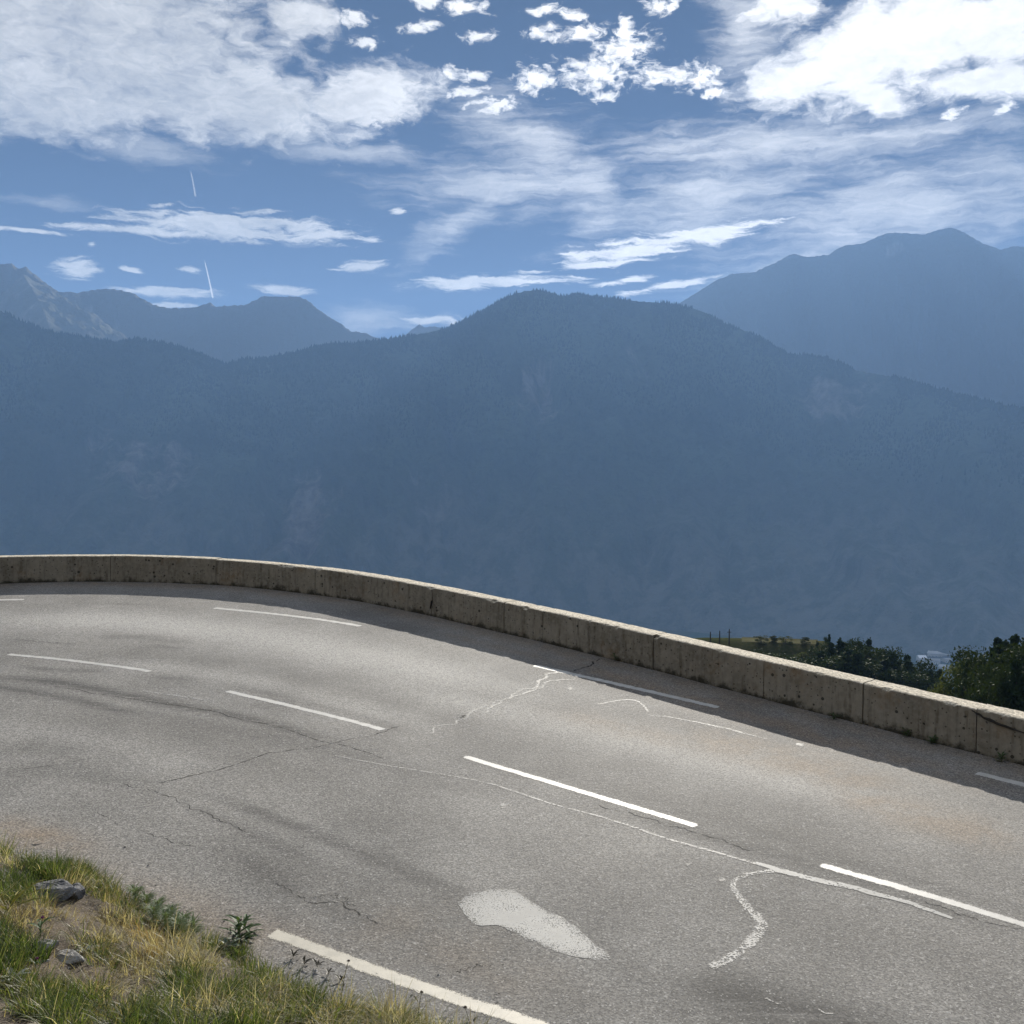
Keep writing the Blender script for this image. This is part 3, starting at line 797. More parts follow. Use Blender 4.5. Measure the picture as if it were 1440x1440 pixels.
# ------------------------------------------------------------------ verge
vx = np.linspace(-9.5, 2.5, 210); vy = np.linspace(-1.5, 9.5, 200)
VX, VY = np.meshgrid(vx, vy, indexing='ij')
dd = rise(VX, VY); VZ = verge_z(VX, VY)
VZ = VZ + np.where(dd < 0, -.02, 0)
Fq = grid_faces(len(vx), len(vy))[:, ::-1]
ok = (dd.ravel()[Fq] > -.12).any(1)
used = np.unique(Fq[ok]); remap = np.full(dd.size, -1); remap[used] = np.arange(len(used))
V = np.stack([VX, VY, VZ], -1).reshape(-1, 3)
verge = mesh('verge', V[used], remap[Fq[ok]], M['soil'], smooth=True)
tag(verge, 'bare earth bank sloping up from the inside of the bend', 'ground', kind='structure')


def on_verge(px, py):              # the spot of the bank a surveyor would mark
    d = ray(px, py)
    lo, hi = 1.0, 14.0
    for _ in range(40):
        mid = (lo + hi) / 2; p = d * mid
        if p[2] + CAMZ > float(verge_z(p[0], p[1], True)): lo = mid
        else: hi = mid
    p = d * lo; return np.array([p[0], p[1], float(verge_z(p[0], p[1], True))])


def blades(base, n, spread, hlo, hhi, wid, lean, bend, cols, rng, direction=None):
    """curved tapering blades of one tuft -> arrays"""
    ang = rng.random(n) * 2 * np.pi; rad = spread * np.sqrt(rng.random(n))
    x = base[0] + rad * np.cos(ang); y = base[1] + rad * np.sin(ang)
    z = verge_z(x, y) - .01
    h = hlo + (hhi - hlo) * rng.random(n) ** 1.3
    la = ang + rng.normal(0, .7, n)
    if direction is not None: la = np.where(rng.random(n) < .6, direction + rng.normal(0, .5, n), la)
    ln = np.abs(rng.normal(lean, lean * .6, n)) + rad / max(spread, 1e-3) * lean * .7
    bd = np.abs(rng.normal(bend, bend * .6, n))
    w = wid * (.6 + .8 * rng.random(n))
    k = 5; t = np.linspace(0, 1, k)[None]
    th = ln[:, None] + bd[:, None] * t                       # angle from vertical
    dz = np.cumsum(np.c_[np.zeros(n), np.cos(th[:, :-1])], 1) / (k - 1) * h[:, None]
    dr = np.cumsum(np.c_[np.zeros(n), np.sin(th[:, :-1])], 1) / (k - 1) * h[:, None]
    cx = x[:, None] + dr * np.cos(la)[:, None]; cy = y[:, None] + dr * np.sin(la)[:, None]; cz = z[:, None] + dz
    tw = la + np.pi / 2 + rng.normal(0, .5, n)
    wx = np.cos(tw)[:, None] * w[:, None] * (1 - t ** 1.6 * .92) * .5; wy = np.sin(tw)[:, None] * w[:, None] * (1 - t ** 1.6 * .92) * .5
    L = np.stack([cx - wx, cy - wy, cz], -1); Rr = np.stack([cx + wx, cy + wy, cz], -1)
    V = np.stack([L, Rr], 2).reshape(n, -1, 3)
    ci = rng.integers(0, len(cols), n); col = np.array(cols)[ci] * (.7 + .6 * rng.random((n, 1)))
    colv = np.repeat(col[:, None], 2 * k, 1)
    return V.reshape(-1, 3), colv.reshape(-1, 3), k


GREEN = [(.085, .125, .034), (.120, .155, .048), (.065, .10, .03), (.155, .175, .070)]
DEEP = [(.032, .060, .020), (.045, .075, .022), (.060, .090, .030)]
OLIVE = [(.14, .145, .060), (.19, .18, .08), (.105, .12, .045)]
STRAW = [(.34, .295, .185), (.27, .225, .13), (.42, .37, .25), (.20, .16, .095)]
PALE = [(.46, .42, .30), (.40, .36, .24), (.5, .47, .36)]
RUSSET = [(.25, .17, .085), (.31, .23, .13)]
kinds = {  # n, spread, hlo, hhi, width, lean, bend, colours
    'green': (150, .12, .07, .25, .0056, .30, .95, GREEN + GREEN + OLIVE[:1] + PALE[:1]),
    'deep': (150, .12, .07, .24, .0056, .26, .8, DEEP + GREEN[:2]),
    'olive': (120, .14, .06, .22, .0050, .36, 1.1, OLIVE + GREEN + STRAW[:2]),
    'straw': (140, .14, .06, .22, .0042, .42, 1.2, STRAW + STRAW + PALE + OLIVE[:1]),
    'tall': (70, .10, .20, .42, .0050, .30, 1.0, PALE + GREEN[:2] + STRAW[:2] + OLIVE[:1]),
    'pale': (120, .13, .09, .32, .0048, .50, 1.3, PALE + STRAW[:2] + OLIVE[:1]),
    'russet': (90, .10, .08, .24, .0036, .25, .7, RUSSET + STRAW[:2]),
    'litter': (120, .20, .04, .16, .0042, 1.25, .4, STRAW + PALE + [(.12, .09, .06)]),
}
tufts = []
PXT = [  # kind, px, py (spots along the bank)
    ('tall', 540, 1446), ('tall', 575, 1456), ('tall', 605, 1464), ('tall', 635, 1474), ('tall', 660, 1484), ('tall', 480, 1430), ('tall', 590, 1468), ('tall', 650, 1486), ('deep', 75, 1224), ('deep', 100, 1226), ('green', 120, 1232), ('deep', 45, 1222), ('olive', 135, 1240), ('green', 60, 1228),
    ('deep', 55, 1235), ('deep', 82, 1232), ('deep', 30, 1240), ('green', 105, 1240), ('olive', 70, 1238), ('deep', 15, 1250), ('deep', 95, 1226),
    ('olive', 140, 1260), ('straw', 120, 1248), ('green', 150, 1252), ('pale', 95, 1250), ('olive', 165, 1268), ('green', 20, 1262), ('green', 45, 1258), ('deep', 5, 1265),
    ('green', 200, 1288), ('straw', 170, 1290), ('straw', 150, 1300), ('straw', 185, 1318), ('russet', 205, 1325), ('straw', 160, 1325), ('olive', 230, 1310), ('green', 255, 1318), ('russet', 215, 1345), ('straw', 230, 1340),
    ('straw', 200, 1350), ('pale', 240, 1335), ('straw', 265, 1345), ('olive', 270, 1330), ('green', 290, 1335), ('pale', 285, 1350), ('straw', 180, 1370), ('pale', 255, 1360), ('pale', 225, 1365),
    ('deep', 0, 1330), ('deep', 20, 1338), ('green', 35, 1330), ('deep', 15, 1360), ('green', 5, 1375), ('deep', 40, 1350),
    ('green', 60, 1400), ('green', 85, 1410), ('olive', 110, 1405), ('green', 130, 1412), ('pale', 140, 1400), ('green', 45, 1425), ('deep', 75, 1432), ('green', 100, 1438), ('olive', 150, 1430), ('olive', 120, 1445),
    ('deep', 250, 1392), ('green', 270, 1400), ('green', 240, 1410), ('green', 325, 1402), ('deep', 310, 1412), ('deep', 340, 1408), ('green', 300, 1395), ('olive', 285, 1410), ('pale', 300, 1425), ('pale', 260, 1425),
    ('green', 370, 1372), ('olive', 350, 1360), ('green', 345, 1340), ('deep', 330, 1345), ('green', 390, 1392), ('green', 420, 1398), ('olive', 410, 1410), ('green', 440, 1410), ('deep', 425, 1425), ('green', 400, 1430), ('olive', 455, 1425),
    ('green', 480, 1440), ('pale', 470, 1432), ('straw', 500, 1448), ('olive', 520, 1450), ('straw', 540, 1458), ('green', 560, 1468), ('straw', 520, 1462), ('pale', 455, 1450), ('green', 600, 1480), ('pale', 560, 1452), ('pale', 535, 1444), ('pale', 610, 1470), ('green', 590, 1462), ('straw', 650, 1484), ('pale', 670, 1494), ('green', 515, 1438), ('green', 545, 1448), ('olive', 580, 1460), ('pale', 560, 1456), ('pale', 590, 1468), ('straw', 620, 1480), ('pale', 640, 1488), ('green', 575, 1462), ('olive', 660, 1496), ('straw', 690, 1508), ('pale', 545, 1450), ('green', 625, 1484),
    ('green', 190, 1440), ('green', 215, 1432), ('olive', 170, 1450), ('green', 235, 1450), ('green', 270, 1458), ('deep', 300, 1460), ('green', 340, 1455), ('green', 370, 1450), ('olive', 330, 1438), ('pale', 350, 1440),
    ('litter', 70, 1290), ('litter', 110, 1300), ('litter', 140, 1340), ('litter', 100, 1330), ('litter', 130, 1370), ('litter', 190, 1395), ('litter', 60, 1305), ('litter', 30, 1300), ('litter', 215, 1390), ('litter', 20, 1425), ('litter', 250, 1375),
    ('olive', 110, 1350), ('olive', 130, 1330), ('green', 90, 1360), ('olive', 150, 1352), ('green', 30, 1395), ('straw', 60, 1285), ('straw', 25, 1290), ('straw', 10, 1310),
]
rng = np.random.default_rng(3)
for kd, x, y in PXT:
    for _ in range(2):
        tufts.append((kd, on_verge(x + rng.normal(0, 7), y + rng.normal(0, 4))))
# the rest of the bank, in and out of the picture
for _ in range(46):              # dead stems and scraps over the bare soil
    x, y = rng.uniform(0, 260), rng.uniform(1260, 1435)
    tufts.append(('litter', on_verge(x, y)))
cnt = 0
BARE = [on_verge(x, y) for x, y in [(75, 1285), (110, 1290), (60, 1302), (130, 1305), (190, 1385), (215, 1398), (20, 1432), (240, 1380), (150, 1365), (95, 1275)]]
ROCKS = [on_verge(x, y) for x, y in [(72, 1262), (107, 1265), (98, 1354), (66, 1332), (80, 1275), (100, 1366)]]
tufts = [t_ for t_ in tufts if t_[0] == 'litter' or min(math.hypot(t_[1][0] - q[0], t_[1][1] - q[1]) for q in ROCKS) > .15]
while cnt < 330:
    x = rng.uniform(-8.5, 1.8); y = rng.uniform(1.2, 8.5); d = float(rise(x, y))
    if not .06 < d < 3.6: continue
    v = float(vnoise(x * 1.1, y * 1.1, 4)); cnt += 1
    kd = rng.choice(['straw', 'russet', 'pale', 'pale', 'olive', 'green']) if v > .15 else rng.choice(['green', 'deep', 'olive', 'green', 'litter'])
    if kd != 'litter' and min(math.hypot(x - q[0], y - q[1]) for q in BARE + ROCKS) < .24: continue
    tufts.append((kd, np.array([x, y, 0])))
VV = []; CC = []; FF = []; nv = 0
for kd, b in tufts:
    n, sp, hl, hh, w, le, be, cols = kinds[kd]
    sc = rng.uniform(.65, 1.1); de = float(rise(b[0], b[1]))
    if de < .25: sc *= .75
    v, c, k = blades(b, int(n * rng.uniform(.7, 1.2)), sp * sc, hl * sc, hh * sc, w, le, be, cols, rng, direction=rng.uniform(0, 6.28) if rng.random() < .5 else None)
    m_ = len(v) // (2 * k)
    o = (np.arange(m_) * 2 * k)[:, None, None] + nv
    j = (np.arange(k - 1) * 2)[None, :, None]
    FF.append((o + j + np.array([0, 1, 3, 2])[None, None]).reshape(-1, 4)); VV.append(v); CC.append(c); nv += len(v)
M['grass'] = mat_leaf('grass_blade', None, .55, rough=.46)
gr = mesh('grass', np.vstack(VV), np.vstack(FF), M['grass'], attrs={'tint': np.vstack(CC)})
tag(gr, 'tufts of green and straw-dry mountain grass on the bank', 'grass', kind='stuff')


# stones half buried in the bank
def stone(px, py, size, mat, label, seed, rz=0.0, sink=.25):
    rng = np.random.default_rng(seed); n, m_ = 22, 34
    th = np.linspace(.02, math.pi - .02, n)[:, None]; ph = np.linspace(0, 2 * np.pi, m_, endpoint=False)[None]
    D = np.stack([np.sin(th) * np.cos(ph), np.sin(th) * np.sin(ph), np.cos(th) + 0 * ph], -1)
    r = np.ones(D.shape[:2])
    for _ in range(16):            # cleaved faces
        q = rng.normal(size=3); q /= np.linalg.norm(q); c = rng.uniform(.55, .95)
        r = np.minimum(r, np.where(D @ q > .2, c / np.maximum(D @ q, .2), 9))
    r = r * (1 + .10 * fbm(np.cos(ph) * 3 + th * 2, th * 4 + np.sin(ph) * 3, seed, 5) - .05 * np.abs(fbm(np.cos(ph) * 2, th * 9 + np.sin(ph) * 2, seed + 1, 3)))
    V = (D * r[..., None] * np.array(size)).reshape(-1, 3)
    p = on_verge(px, py)
    top = np.vstack([V, [[0, 0, V[:, 2].max()], [0, 0, V[:, 2].min()]]])
    F3 = np.array([(i, (i + 1) % m_, n * m_) for i in range(m_)] + [((n - 1) * m_ + (i + 1) % m_, (n - 1) * m_ + i, n * m_ + 1) for i in range(m_)])
    o = mesh('rock', top, [grid_faces(n, m_, True)[:, ::-1], F3[:, ::-1] * 1], mat, loc=p + np.array([0, 0, size[2] * (1 - 2 * sink) * .5]))
    o.rotation_euler = (R(6), R(-8), rz)
    return tag(o, label, 'rock')


M['slate'] = mat_rock('grey_schist', (.075, .078, .085), (.24, .24, .245), 8)
M['lime'] = mat_rock('pale_stone', (.22, .21, .20), (.42, .41, .38), 9)
stone(72, 1258, (.19, .13, .085), M['slate'], 'dark grey split rock at the top of the grassy bank', 3, .2)
stone(108, 1260, (.09, .08, .075), M['slate'], 'small square grey stone beside the split rock', 5, -.4)
stone(98, 1352, (.13, .08, .06), M['lime'], 'pale streaked stone lying in the grass below the flower', 8, -.5)
stone(66, 1332, (.09, .06, .045), M['lime'], 'flat whitish stone under the purple flower', 12, .3)


# grit and small stones washed to the edge of the bank
rng = np.random.default_rng(44); n = 2600
gx_ = rng.uniform(-8, 3, n * 6); gy_ = rng.uniform(1.5, 10.5, n * 6); gd = rise(gx_, gy_)
pr = np.where(gd < 0, np.exp(gd / .16) * .9, .35 * np.exp(-gd / 2.5)); kp = np.where((rng.random(n * 6) < pr) & (gd > -.8))[0][:n]
gx_, gy_, gd = gx_[kp], gy_[kp], gd[kp]; n = len(kp)
gz_ = np.where(gd > 0, verge_z(gx_, gy_), road_z(gx_, gy_))
sz = .0035 + .012 * rng.random(n) ** 4
oct_ = np.array([(1, 0, 0), (0, 1, 0), (-1, 0, 0), (0, -1, 0), (.2, .1, .8), (0, 0, -.6)])
Vg = np.stack([gx_, gy_, gz_], 1)[:, None] + (oct_[None] + rng.normal(0, .22, (n, 6, 3))) * sz[:, None, None]
fo = np.array([(0, 1, 4), (1, 2, 4), (2, 3, 4), (3, 0, 4), (1, 0, 5), (2, 1, 5), (3, 2, 5), (0, 3, 5)])
tag(mesh('gravel', Vg.reshape(-1, 3), (np.arange(n)[:, None, None] * 6 + fo[None]).reshape(-1, 3), M['lime'], attrs=None), 'grit and small stones along the edge of the bank', 'gravel', kind='stuff')


# leafy weeds: root, stems, leaves
def leaf_shape(L, W, up, k=6):
    t = np.linspace(0, 1, k); w = W * np.sin(np.pi * np.clip(t * .93 + .05, 0, 1)) ** .8
    z = up * L * t - .35 * up * L * t ** 2 * 1.6; r = L * t
    A = np.stack([r, -w / 2, z + w * .15], 1); B = np.stack([r, 0 * w, z], 1); Cc = np.stack([r, w / 2, z + w * .15], 1)
    return np.stack([A, B, Cc], 1).reshape(-1, 3), grid_faces(k, 3)


def weed(px, py, label, nleaf, L, W, mat, tall=.0, heads=0, seed=0, name='weed', headmat=None, p=None, cat='plant', group=None):
    rng = np.random.default_rng(seed)
    p = on_verge(px, py) if p is None else np.array(p)
    root = empty(name, p); tag(root, label, cat, group)
    mb = MB()
    for i in range(nleaf):
        V, Fc = leaf_shape(L * rng.uniform(.6, 1.1), W * rng.uniform(.7, 1.15), rng.uniform(.35, 1.3))
        a = i * 2.4 + rng.normal(0, .3); c, s = math.cos(a), math.sin(a)
        z0 = tall * rng.random() * .8
        V = np.stack([V[:, 0] * c - V[:, 1] * s, V[:, 0] * s + V[:, 1] * c, V[:, 2] + z0], 1)
        mb.add(V, Fc)
    mb.build('leaves', mat, root)
    if tall:
        for i in range(max(1, heads)):
            st = MB(); a = rng.uniform(0, 6.28); le = rng.uniform(.05, .25) * tall
            q = np.stack([np.linspace(0, 1, 7) ** 1.5 * le * math.cos(a), np.linspace(0, 1, 7) ** 1.5 * le * math.sin(a), np.linspace(0, 1, 7) * tall * rng.uniform(.75, 1)], 1)
            st.tube(q, np.linspace(.003, .0016, 7), 5)
            so = st.build('stem', M['stem'], root)
            if heads:
                hd = MB()
                for _ in range(26):
                    u = rng.normal(size=3); u /= np.linalg.norm(u); u[2] = abs(u[2]) * .9
                    hd.tube(np.stack([q[-1], q[-1] + u * .007, q[-1] + u * .013]), [.003, .0026, .001], 4)
                hd.build('flower_head' if headmat is M.get('purple') else 'seed_head', headmat, so)
    return root


M['stem'] = mat_flat('plant_stem', (.10, .11, .04), .7, 9)
M['broad'] = mat_leaf('broad_leaf', (.050, .095, .030), .35, ((.075, .125, .045), 9.0, (.06, .09, .05)))
M['grey_leaf'] = mat_leaf('downy_leaf', (.30, .33, .28), .3, ((.42, .45, .40), 12.0, (.25, .3, .22)))
M['blue_leaf'] = mat_leaf('feathery_leaf', (.14, .20, .105), .5, ((.20, .26, .15), 9.0, (.12, .17, .09)))
M['dark_leaf'] = mat_leaf('dark_leaf', (.030, .030, .020), .2, ((.06, .045, .03), 12.0, (.03, .03, .02)))
M['purple'] = mat_leaf('purple_petal', (.26, .045, .24), .35)
M['brown_head'] = mat_flat('dry_seed_head', (.055, .030, .020), .9, 20)
weed(57, 1318, 'purple thistle-like flower beside the pale stones', 7, .09, .02, M['broad'], .14, 1, 4, 'flower', M['purple'], cat='flower')
weed(50, 1362, 'small faded purple flower low in the grass', 6, .07, .018, M['broad'], .06, 1, 14, 'flower', M['purple'], cat='flower')
weed(335, 1330, 'leafy green weed with a dark seed head at the road edge', 26, .15, .035, M['broad'], .24, 1, 5, headmat=M['brown_head'])
weed(345, 1322, 'upright dark leaved weed next to the seed head', 16, .16, .03, M['broad'], .14, 0, 6)
weed(322, 1338, 'silvery leaved weed below the seed head', 10, .10, .035, M['grey_leaf'], .05, 0, 7)
weed(118, 1340, 'tiny silvery weed on the bare earth', 8, .06, .02, M['grey_leaf'], .03, 0, 8)
weed(18, 1385, 'silvery leaves tucked under the grass at the picture corner', 16, .09, .03, M['grey_leaf'], .04, 0, 9)
weed(10, 1285, 'broad yellow-green blades at the left of the bank', 10, .26, .03, mat_leaf('yellow_leaf', (.17, .17, .03), .4), .03, 0, 10)
for i, (x, y) in enumerate([(205, 1280), (222, 1288), (240, 1298), (215, 1298), (258, 1308), (232, 1308), (250, 1316), (190, 1272), (272, 1318)]):
    weed(x, y, 'feathery grey-green yarrow clump on the verge beside the asphalt', 130, .095, .009, M['blue_leaf'], .14, 0, 20 + i, 'yarrow', group='yarrow clumps on the verge')
for i, (x, y) in enumerate([(412, 1338), (428, 1348), (446, 1352), (462, 1362), (478, 1372)]):
    q = at(x, y + 8); weed(0, 0, 'dark little seedling sprouting along the cream edge line', 7, .06, .018, M['dark_leaf'], .03, 0, 40 + i, 'seedling', p=(q[0], q[1], q[2]), group='seedlings along the edge line')
for i, (x, y, hgt, lb) in enumerate([(482, 1392, .22, 'thin stalk with a dark seed head in front of the cream line'), (588, 1432, .20, 'dark bud on a stalk poking up near the cream line'), (665, 1470, .3, 'tall thin dry stalk over the cream line at the bottom edge')]):
    q = at(x, y); weed(0, 0, lb, 5, .05, .012, M['dark_leaf'], hgt, 1, 60 + i, 'dry_stalk', M['brown_head'], p=(q[0], q[1], q[2]))
for i, (x, y) in enumerate([(600, 1448), (620, 1455), (640, 1462)]):
    q = at(x, y); weed(0, 0, 'silvery leafed sprig at the bottom edge of the cream line', 14, .07, .018, M['grey_leaf'], .1, 0, 70 + i, 'sprig', p=(q[0], q[1], q[2]), group='sprigs under the cream line')
for i, (x, y, n_, lb) in enumerate([(1276, 1036, 18, 'small dark weed at the wall foot right of the joint'), (1312, 1046, 30, 'larger green weed growing out of the wall foot'), (1172, 1012, 14, 'short weed at the wall foot left of the joint'), (1408, 1072, 20, 'weed at the wall foot below the split block'), (865, 930, 14, 'weed where the road crack meets the wall'), (360, 826, 12, 'weed at the wall foot on the far side of the bend')]):
    q = at(x, y); weed(0, 0, lb, n_, .10, .02, M['broad'], .10, 0, 80 + i, 'weed', p=(q[0], q[1], q[2]))
# dead leaf on the asphalt
q = at(48, 1184, .01); mb = MB(); V, Fc = leaf_shape(.10, .035, .25); mb.add(V, Fc)
o = mb.build('dead_leaf', mat_flat('dead_leaf', (.42, .36, .26), .8, 20), None, loc=q); o.rotation_euler = (0, 0, .4); tag(o, 'pale dead leaf on the asphalt above the bank', 'leaf')


# ------------------------------------------------------------------ trees below the road
def crown_mesh(kind, seed):
    """unit-height tree: leaf clumps spread through the crown's volume"""
    rng = np.random.default_rng(seed)
    if kind == 'fir':
        P = []; 
        for L in range(15):
            f = L / 14; zz = .12 + .86 * f; rad = .24 * (1 - f) ** .8 + .012
            for b in range(9):
                a = rng.uniform(0, 6.28); rr_ = rad * rng.uniform(.7, 1.15)
                for q in np.linspace(.15, 1, 7):
                    P.append([rr_ * q * math.cos(a), rr_ * q * math.sin(a), zz - .05 * q * (1 - f) + rng.normal(0, .008)])
        P = np.array(P); P = np.repeat(P, 4, 0) + rng.normal(0, .012, (len(P) * 4, 3)); s = .016
    else:
        cs = []
        for i in range(17 if kind == 'round' else 20):
            a = rng.uniform(0, 6.28); z = rng.uniform(.24, .92); w = (.30 if kind == 'round' else .20) * math.sin(math.pi * np.clip((z - .08) / .94, 0, 1)) ** .6
            r = w * rng.random() ** .5
            cs.append((r * math.cos(a), r * math.sin(a), z, rng.uniform(.07, .13)))
        P = []
        for cx, cy, cz, cr in cs:
            D = rng.normal(size=(330, 3)); D /= np.linalg.norm(D, axis=1)[:, None]
            P.append(np.array([cx, cy, cz]) + D * cr * rng.uniform(.45, 1.15, (330, 1)) * np.array([1, 1, .85]))
        P = np.vstack(P); s = .0125
    n = len(P)
    A = rng.normal(size=(n, 3)); A /= np.linalg.norm(A, axis=1)[:, None]; B = np.cross(A, rng.normal(size=(n, 3))); B /= np.linalg.norm(B, axis=1)[:, None]
    sz = s * rng.uniform(.6, 1.3, (n, 1))
    V = np.stack([P - A * sz, P + B * sz * .6, P + A * sz, P - B * sz * .6], 1).reshape(-1, 3)
    me = mesh('crown', V, np.arange(4 * n).reshape(-1, 4), LEAFMATS[kind])
    t = MB(); t.tube([(0, 0, -.05), (0.004, 0, .15), (-.004, .004, .4), (0, 0, .75 if kind != 'fir' else .96)], [.022, .017, .012, .003], 7)
    for i in range(7):
        a = i * 2.4; z = .25 + .07 * i; l = .16 * (1 - .08 * i)
        t.tube([(0, 0, z), (l * .6 * math.cos(a), l * .6 * math.sin(a), z + .05), (l * math.cos(a), l * math.sin(a), z + .11)], [.008, .005, .002], 5)
    tr = t.build('trunk', M['bark'])
    a, b = me.data, tr.data
    for o in (me, tr): bpy.data.objects.remove(o)
    return a, b


M['bark'] = mat_flat('tree_bark', (.07, .055, .04), .95, 8, .5)
LEAFMATS = {'fir': mat_leaf('fir_needles', (.020, .036, .016), .12, ((.036, .055, .022), 5.0, (.03, .05, .02)), .8, .03),
            'round': mat_leaf('tree_leaves', (.028, .045, .018), .14, ((.048, .068, .026), 4.0, (.05, .07, .02)), .7, .03),
            'tall': mat_leaf('dark_tree_leaves', (.022, .037, .016), .12, ((.045, .066, .022), 4.0, (.04, .055, .018)), .7, .03)}
LEAFMATS['bright'] = mat_leaf('pale_tree_leaves', (.058, .078, .026), .3, ((.085, .10, .038), 4.0, (.07, .085, .028)), .7, .03)
protos = {}
for kd in ('fir', 'round', 'tall'):
    protos[kd] = [crown_mesh(kd, 100 + i * 7 + len(kd)) for i in range(3)]
tmp = LEAFMATS['round']; LEAFMATS['round'] = LEAFMATS['bright']; protos['bright'] = [crown_mesh('round', 300 + i) for i in range(2)]; LEAFMATS['round'] = tmp


def tree(px, top_y, r, kind, label, group=None, wid=1.0, rng=rng, sink=0.0):
    a = float(azel(px, top_y)[0]); d = ray(px, top_y)
    x, y = r * math.sin(a), r * math.cos(a)
    z0 = float(ground_z(np.array([x]), np.array([y]))[0])
    ztop = CAMZ + d[2] / math.hypot(d[0], d[1]) * r
    h = max(ztop - z0, 2.0); z0 -= sink * h; h *= 1 + sink
    root = empty({'fir': 'fir_tree', 'bright': 'broadleaf_tree', 'round': 'broadleaf_tree', 'tall': 'broadleaf_tree'}[kind], (x, y, z0), rng.uniform(0, 6.28))
    tag(root, label, 'tree', group)
    cm, tm = protos[kind][rng.integers(0, len(protos[kind]))]
    w = h * wid * rng.uniform(.9, 1.15)
    for nm, me in (('crown', cm), ('trunk', tm)):
        o = bpy.data.objects.new(nm, me); C.objects.link(o); o.parent = root; o.scale = (w, w, h)
    return root


topA = ([1128, 1140, 1150, 1160, 1175, 1190, 1210, 1230, 1245, 1260, 1275, 1290, 1305, 1318, 1335], [912, 906, 897, 891, 892, 891, 897, 901, 906, 911, 917, 925, 934, 942, 944])
for i in range(57):
    x = np.linspace(1138, 1322, 19)[i // 3] + rng.uniform(-6, 6); row = i % 3
    ty = np.interp(x, *topA) + (0, 9, 22)[row] + rng.uniform(0, 7); r = (247, 237, 226)[row] + rng.uniform(-3, 3)
    tree(x, ty, r, str(rng.choice(['fir', 'tall', 'round', 'tall', 'fir'])), 'dark tree packed in the clump between the small field and the village gap', 'trees in the clump left of the village', wid=.8 + .3 * row, sink=.2)
topB = ([1340, 1350, 1357, 1364, 1374, 1385, 1400, 1420, 1440, 1480, 1560], [946, 928, 916, 910, 904, 902, 899, 895, 897, 890, 900])
for i in range(45):
    x = np.linspace(1376, 1545, 15)[i // 3] + rng.uniform(-7, 7); row = i % 3
    ty = np.interp(x, *topB) + (0, 12, 30)[row] + rng.uniform(0, 8); r = (150, 125, 105)[row] + rng.uniform(-6, 6)
    tree(x, ty, r, str(rng.choice(['fir', 'tall', 'round', 'tall'])), 'dark tree in the tall clump behind the wall right of the village gap', 'trees in the clump right of the village', wid=.85)
tree(1087, 892, 252, 'tall', 'dark round tree alone in the small field', wid=1.9, sink=.35)
tree(1105, 895, 252, 'bright', 'sunlit pale green tree next to the dark round tree in the field', wid=1.9, sink=.35)
tree(1070, 902, 251, 'round', 'small bush-like tree left of the two field trees', wid=1.9, sink=.35)
tree(1133, 898, 251, 'tall', 'little dark tree between the field trees and the clump', wid=1.8, sink=.35)
tree(1140, 907, 240, 'bright', 'yellow-green tree at the left end of the dark clump', wid=1.3, sink=.3)
tree(1368, 920, 140, 'bright', 'light green tree on the left flank of the right clump', wid=.8)
tree(1318, 951, 150, 'bright', 'low yellowish tree showing over the wall below the village', wid=.8)
tree(1438, 985, 60, 'bright', 'pale bush peeping over the wall top at the right border', wid=1.0)
for i in range(16):
    x = 1064 + i * 5.6
    tree(x, 911 + (x - 1060) * .15 + (i % 3) * 4, 241 - (i % 3) * 5, ('round', 'tall')[i % 2], 'low bush on the slope under the small field', 'bushes below the field', wid=1.5, sink=.4)

# pale mown field on the shoulder of the hill
az0, az1 = [float(azel(x, 905)[0]) for x in (1043, 1150)]
fa = np.linspace(az0, az1, 40); fr = np.linspace(252, 262, 8)
FA, FR = np.meshgrid(fa, fr, indexing='ij'); fx, fy = FR * np.sin(FA), FR * np.cos(FA)
M['field'] = mat_flat('mown_field', (.105, .102, .058), 1.0, .15, .4)
o = mesh('field', np.stack([fx, fy, ground_z(fx, fy) + .06], -1).reshape(-1, 3), grid_faces(40, 8), M['field'], smooth=True)
tag(o, 'small pale mown field on the shoulder below the road', 'field', kind='structure')

# three bare posts
M['pole'] = mat_flat('weathered_pole', (.05, .045, .04), .9, 4, .3)
for (x, ty, lb) in [(999, 889, 'bare wooden pole, shortest of the three beyond the wall'), (1012, 887.5, 'bare wooden pole standing between two others beyond the wall'), (1025.5, 885, 'tallest wooden pole with a small crossbar beyond the wall')]:
    r = 250; a = float(azel(x, ty)[0]); d = ray(x, ty); X0, Y0 = r * math.sin(a), r * math.cos(a)
    z0 = float(ground_z(np.array([X0]), np.array([Y0]))[0]); zt = CAMZ + d[2] / math.hypot(d[0], d[1]) * r
    root = empty('wooden_pole', (X0, Y0, z0)); tag(root, lb, 'pole')
    mb = MB(); mb.tube([(0, 0, -.5), (0, 0, (zt - z0) * .5), (0.02, 0, zt - z0)], [.17, .15, .12], 8); mb.build('shaft', M['pole'], root)
    mb = MB(); mb.tube([(0.02, 0, zt - z0), (0.02, 0, zt - z0 + .12)], [.13, .05], 8); mb.build('cap', M['pole'], root)
    if x > 1020:
        mb = MB(); mb.box((-.5, -.06, zt - z0 - .75), (.5, .06, zt - z0 - .6)); mb.build('crossbar', M['pole'], root)

# ------------------------------------------------------------------ village on the valley floor
M['vwall'] = mat_flat('rendered_wall', (.62, .60, .56), .9, .05, .2)
M['white_roof'] = mat_flat('white_metal_roof', (.88, .89, .9), .22, .03, .06)
M['pale_roof'] = mat_flat('pale_roof', (.50, .50, .50), .5, .03, .2)
M['grey_roof'] = mat_flat('grey_roof', (.33, .32, .31), .6, .03, .2)
M['window'] = mat_flat('dark_window', (.03, .035, .04), .2, .1, .2)


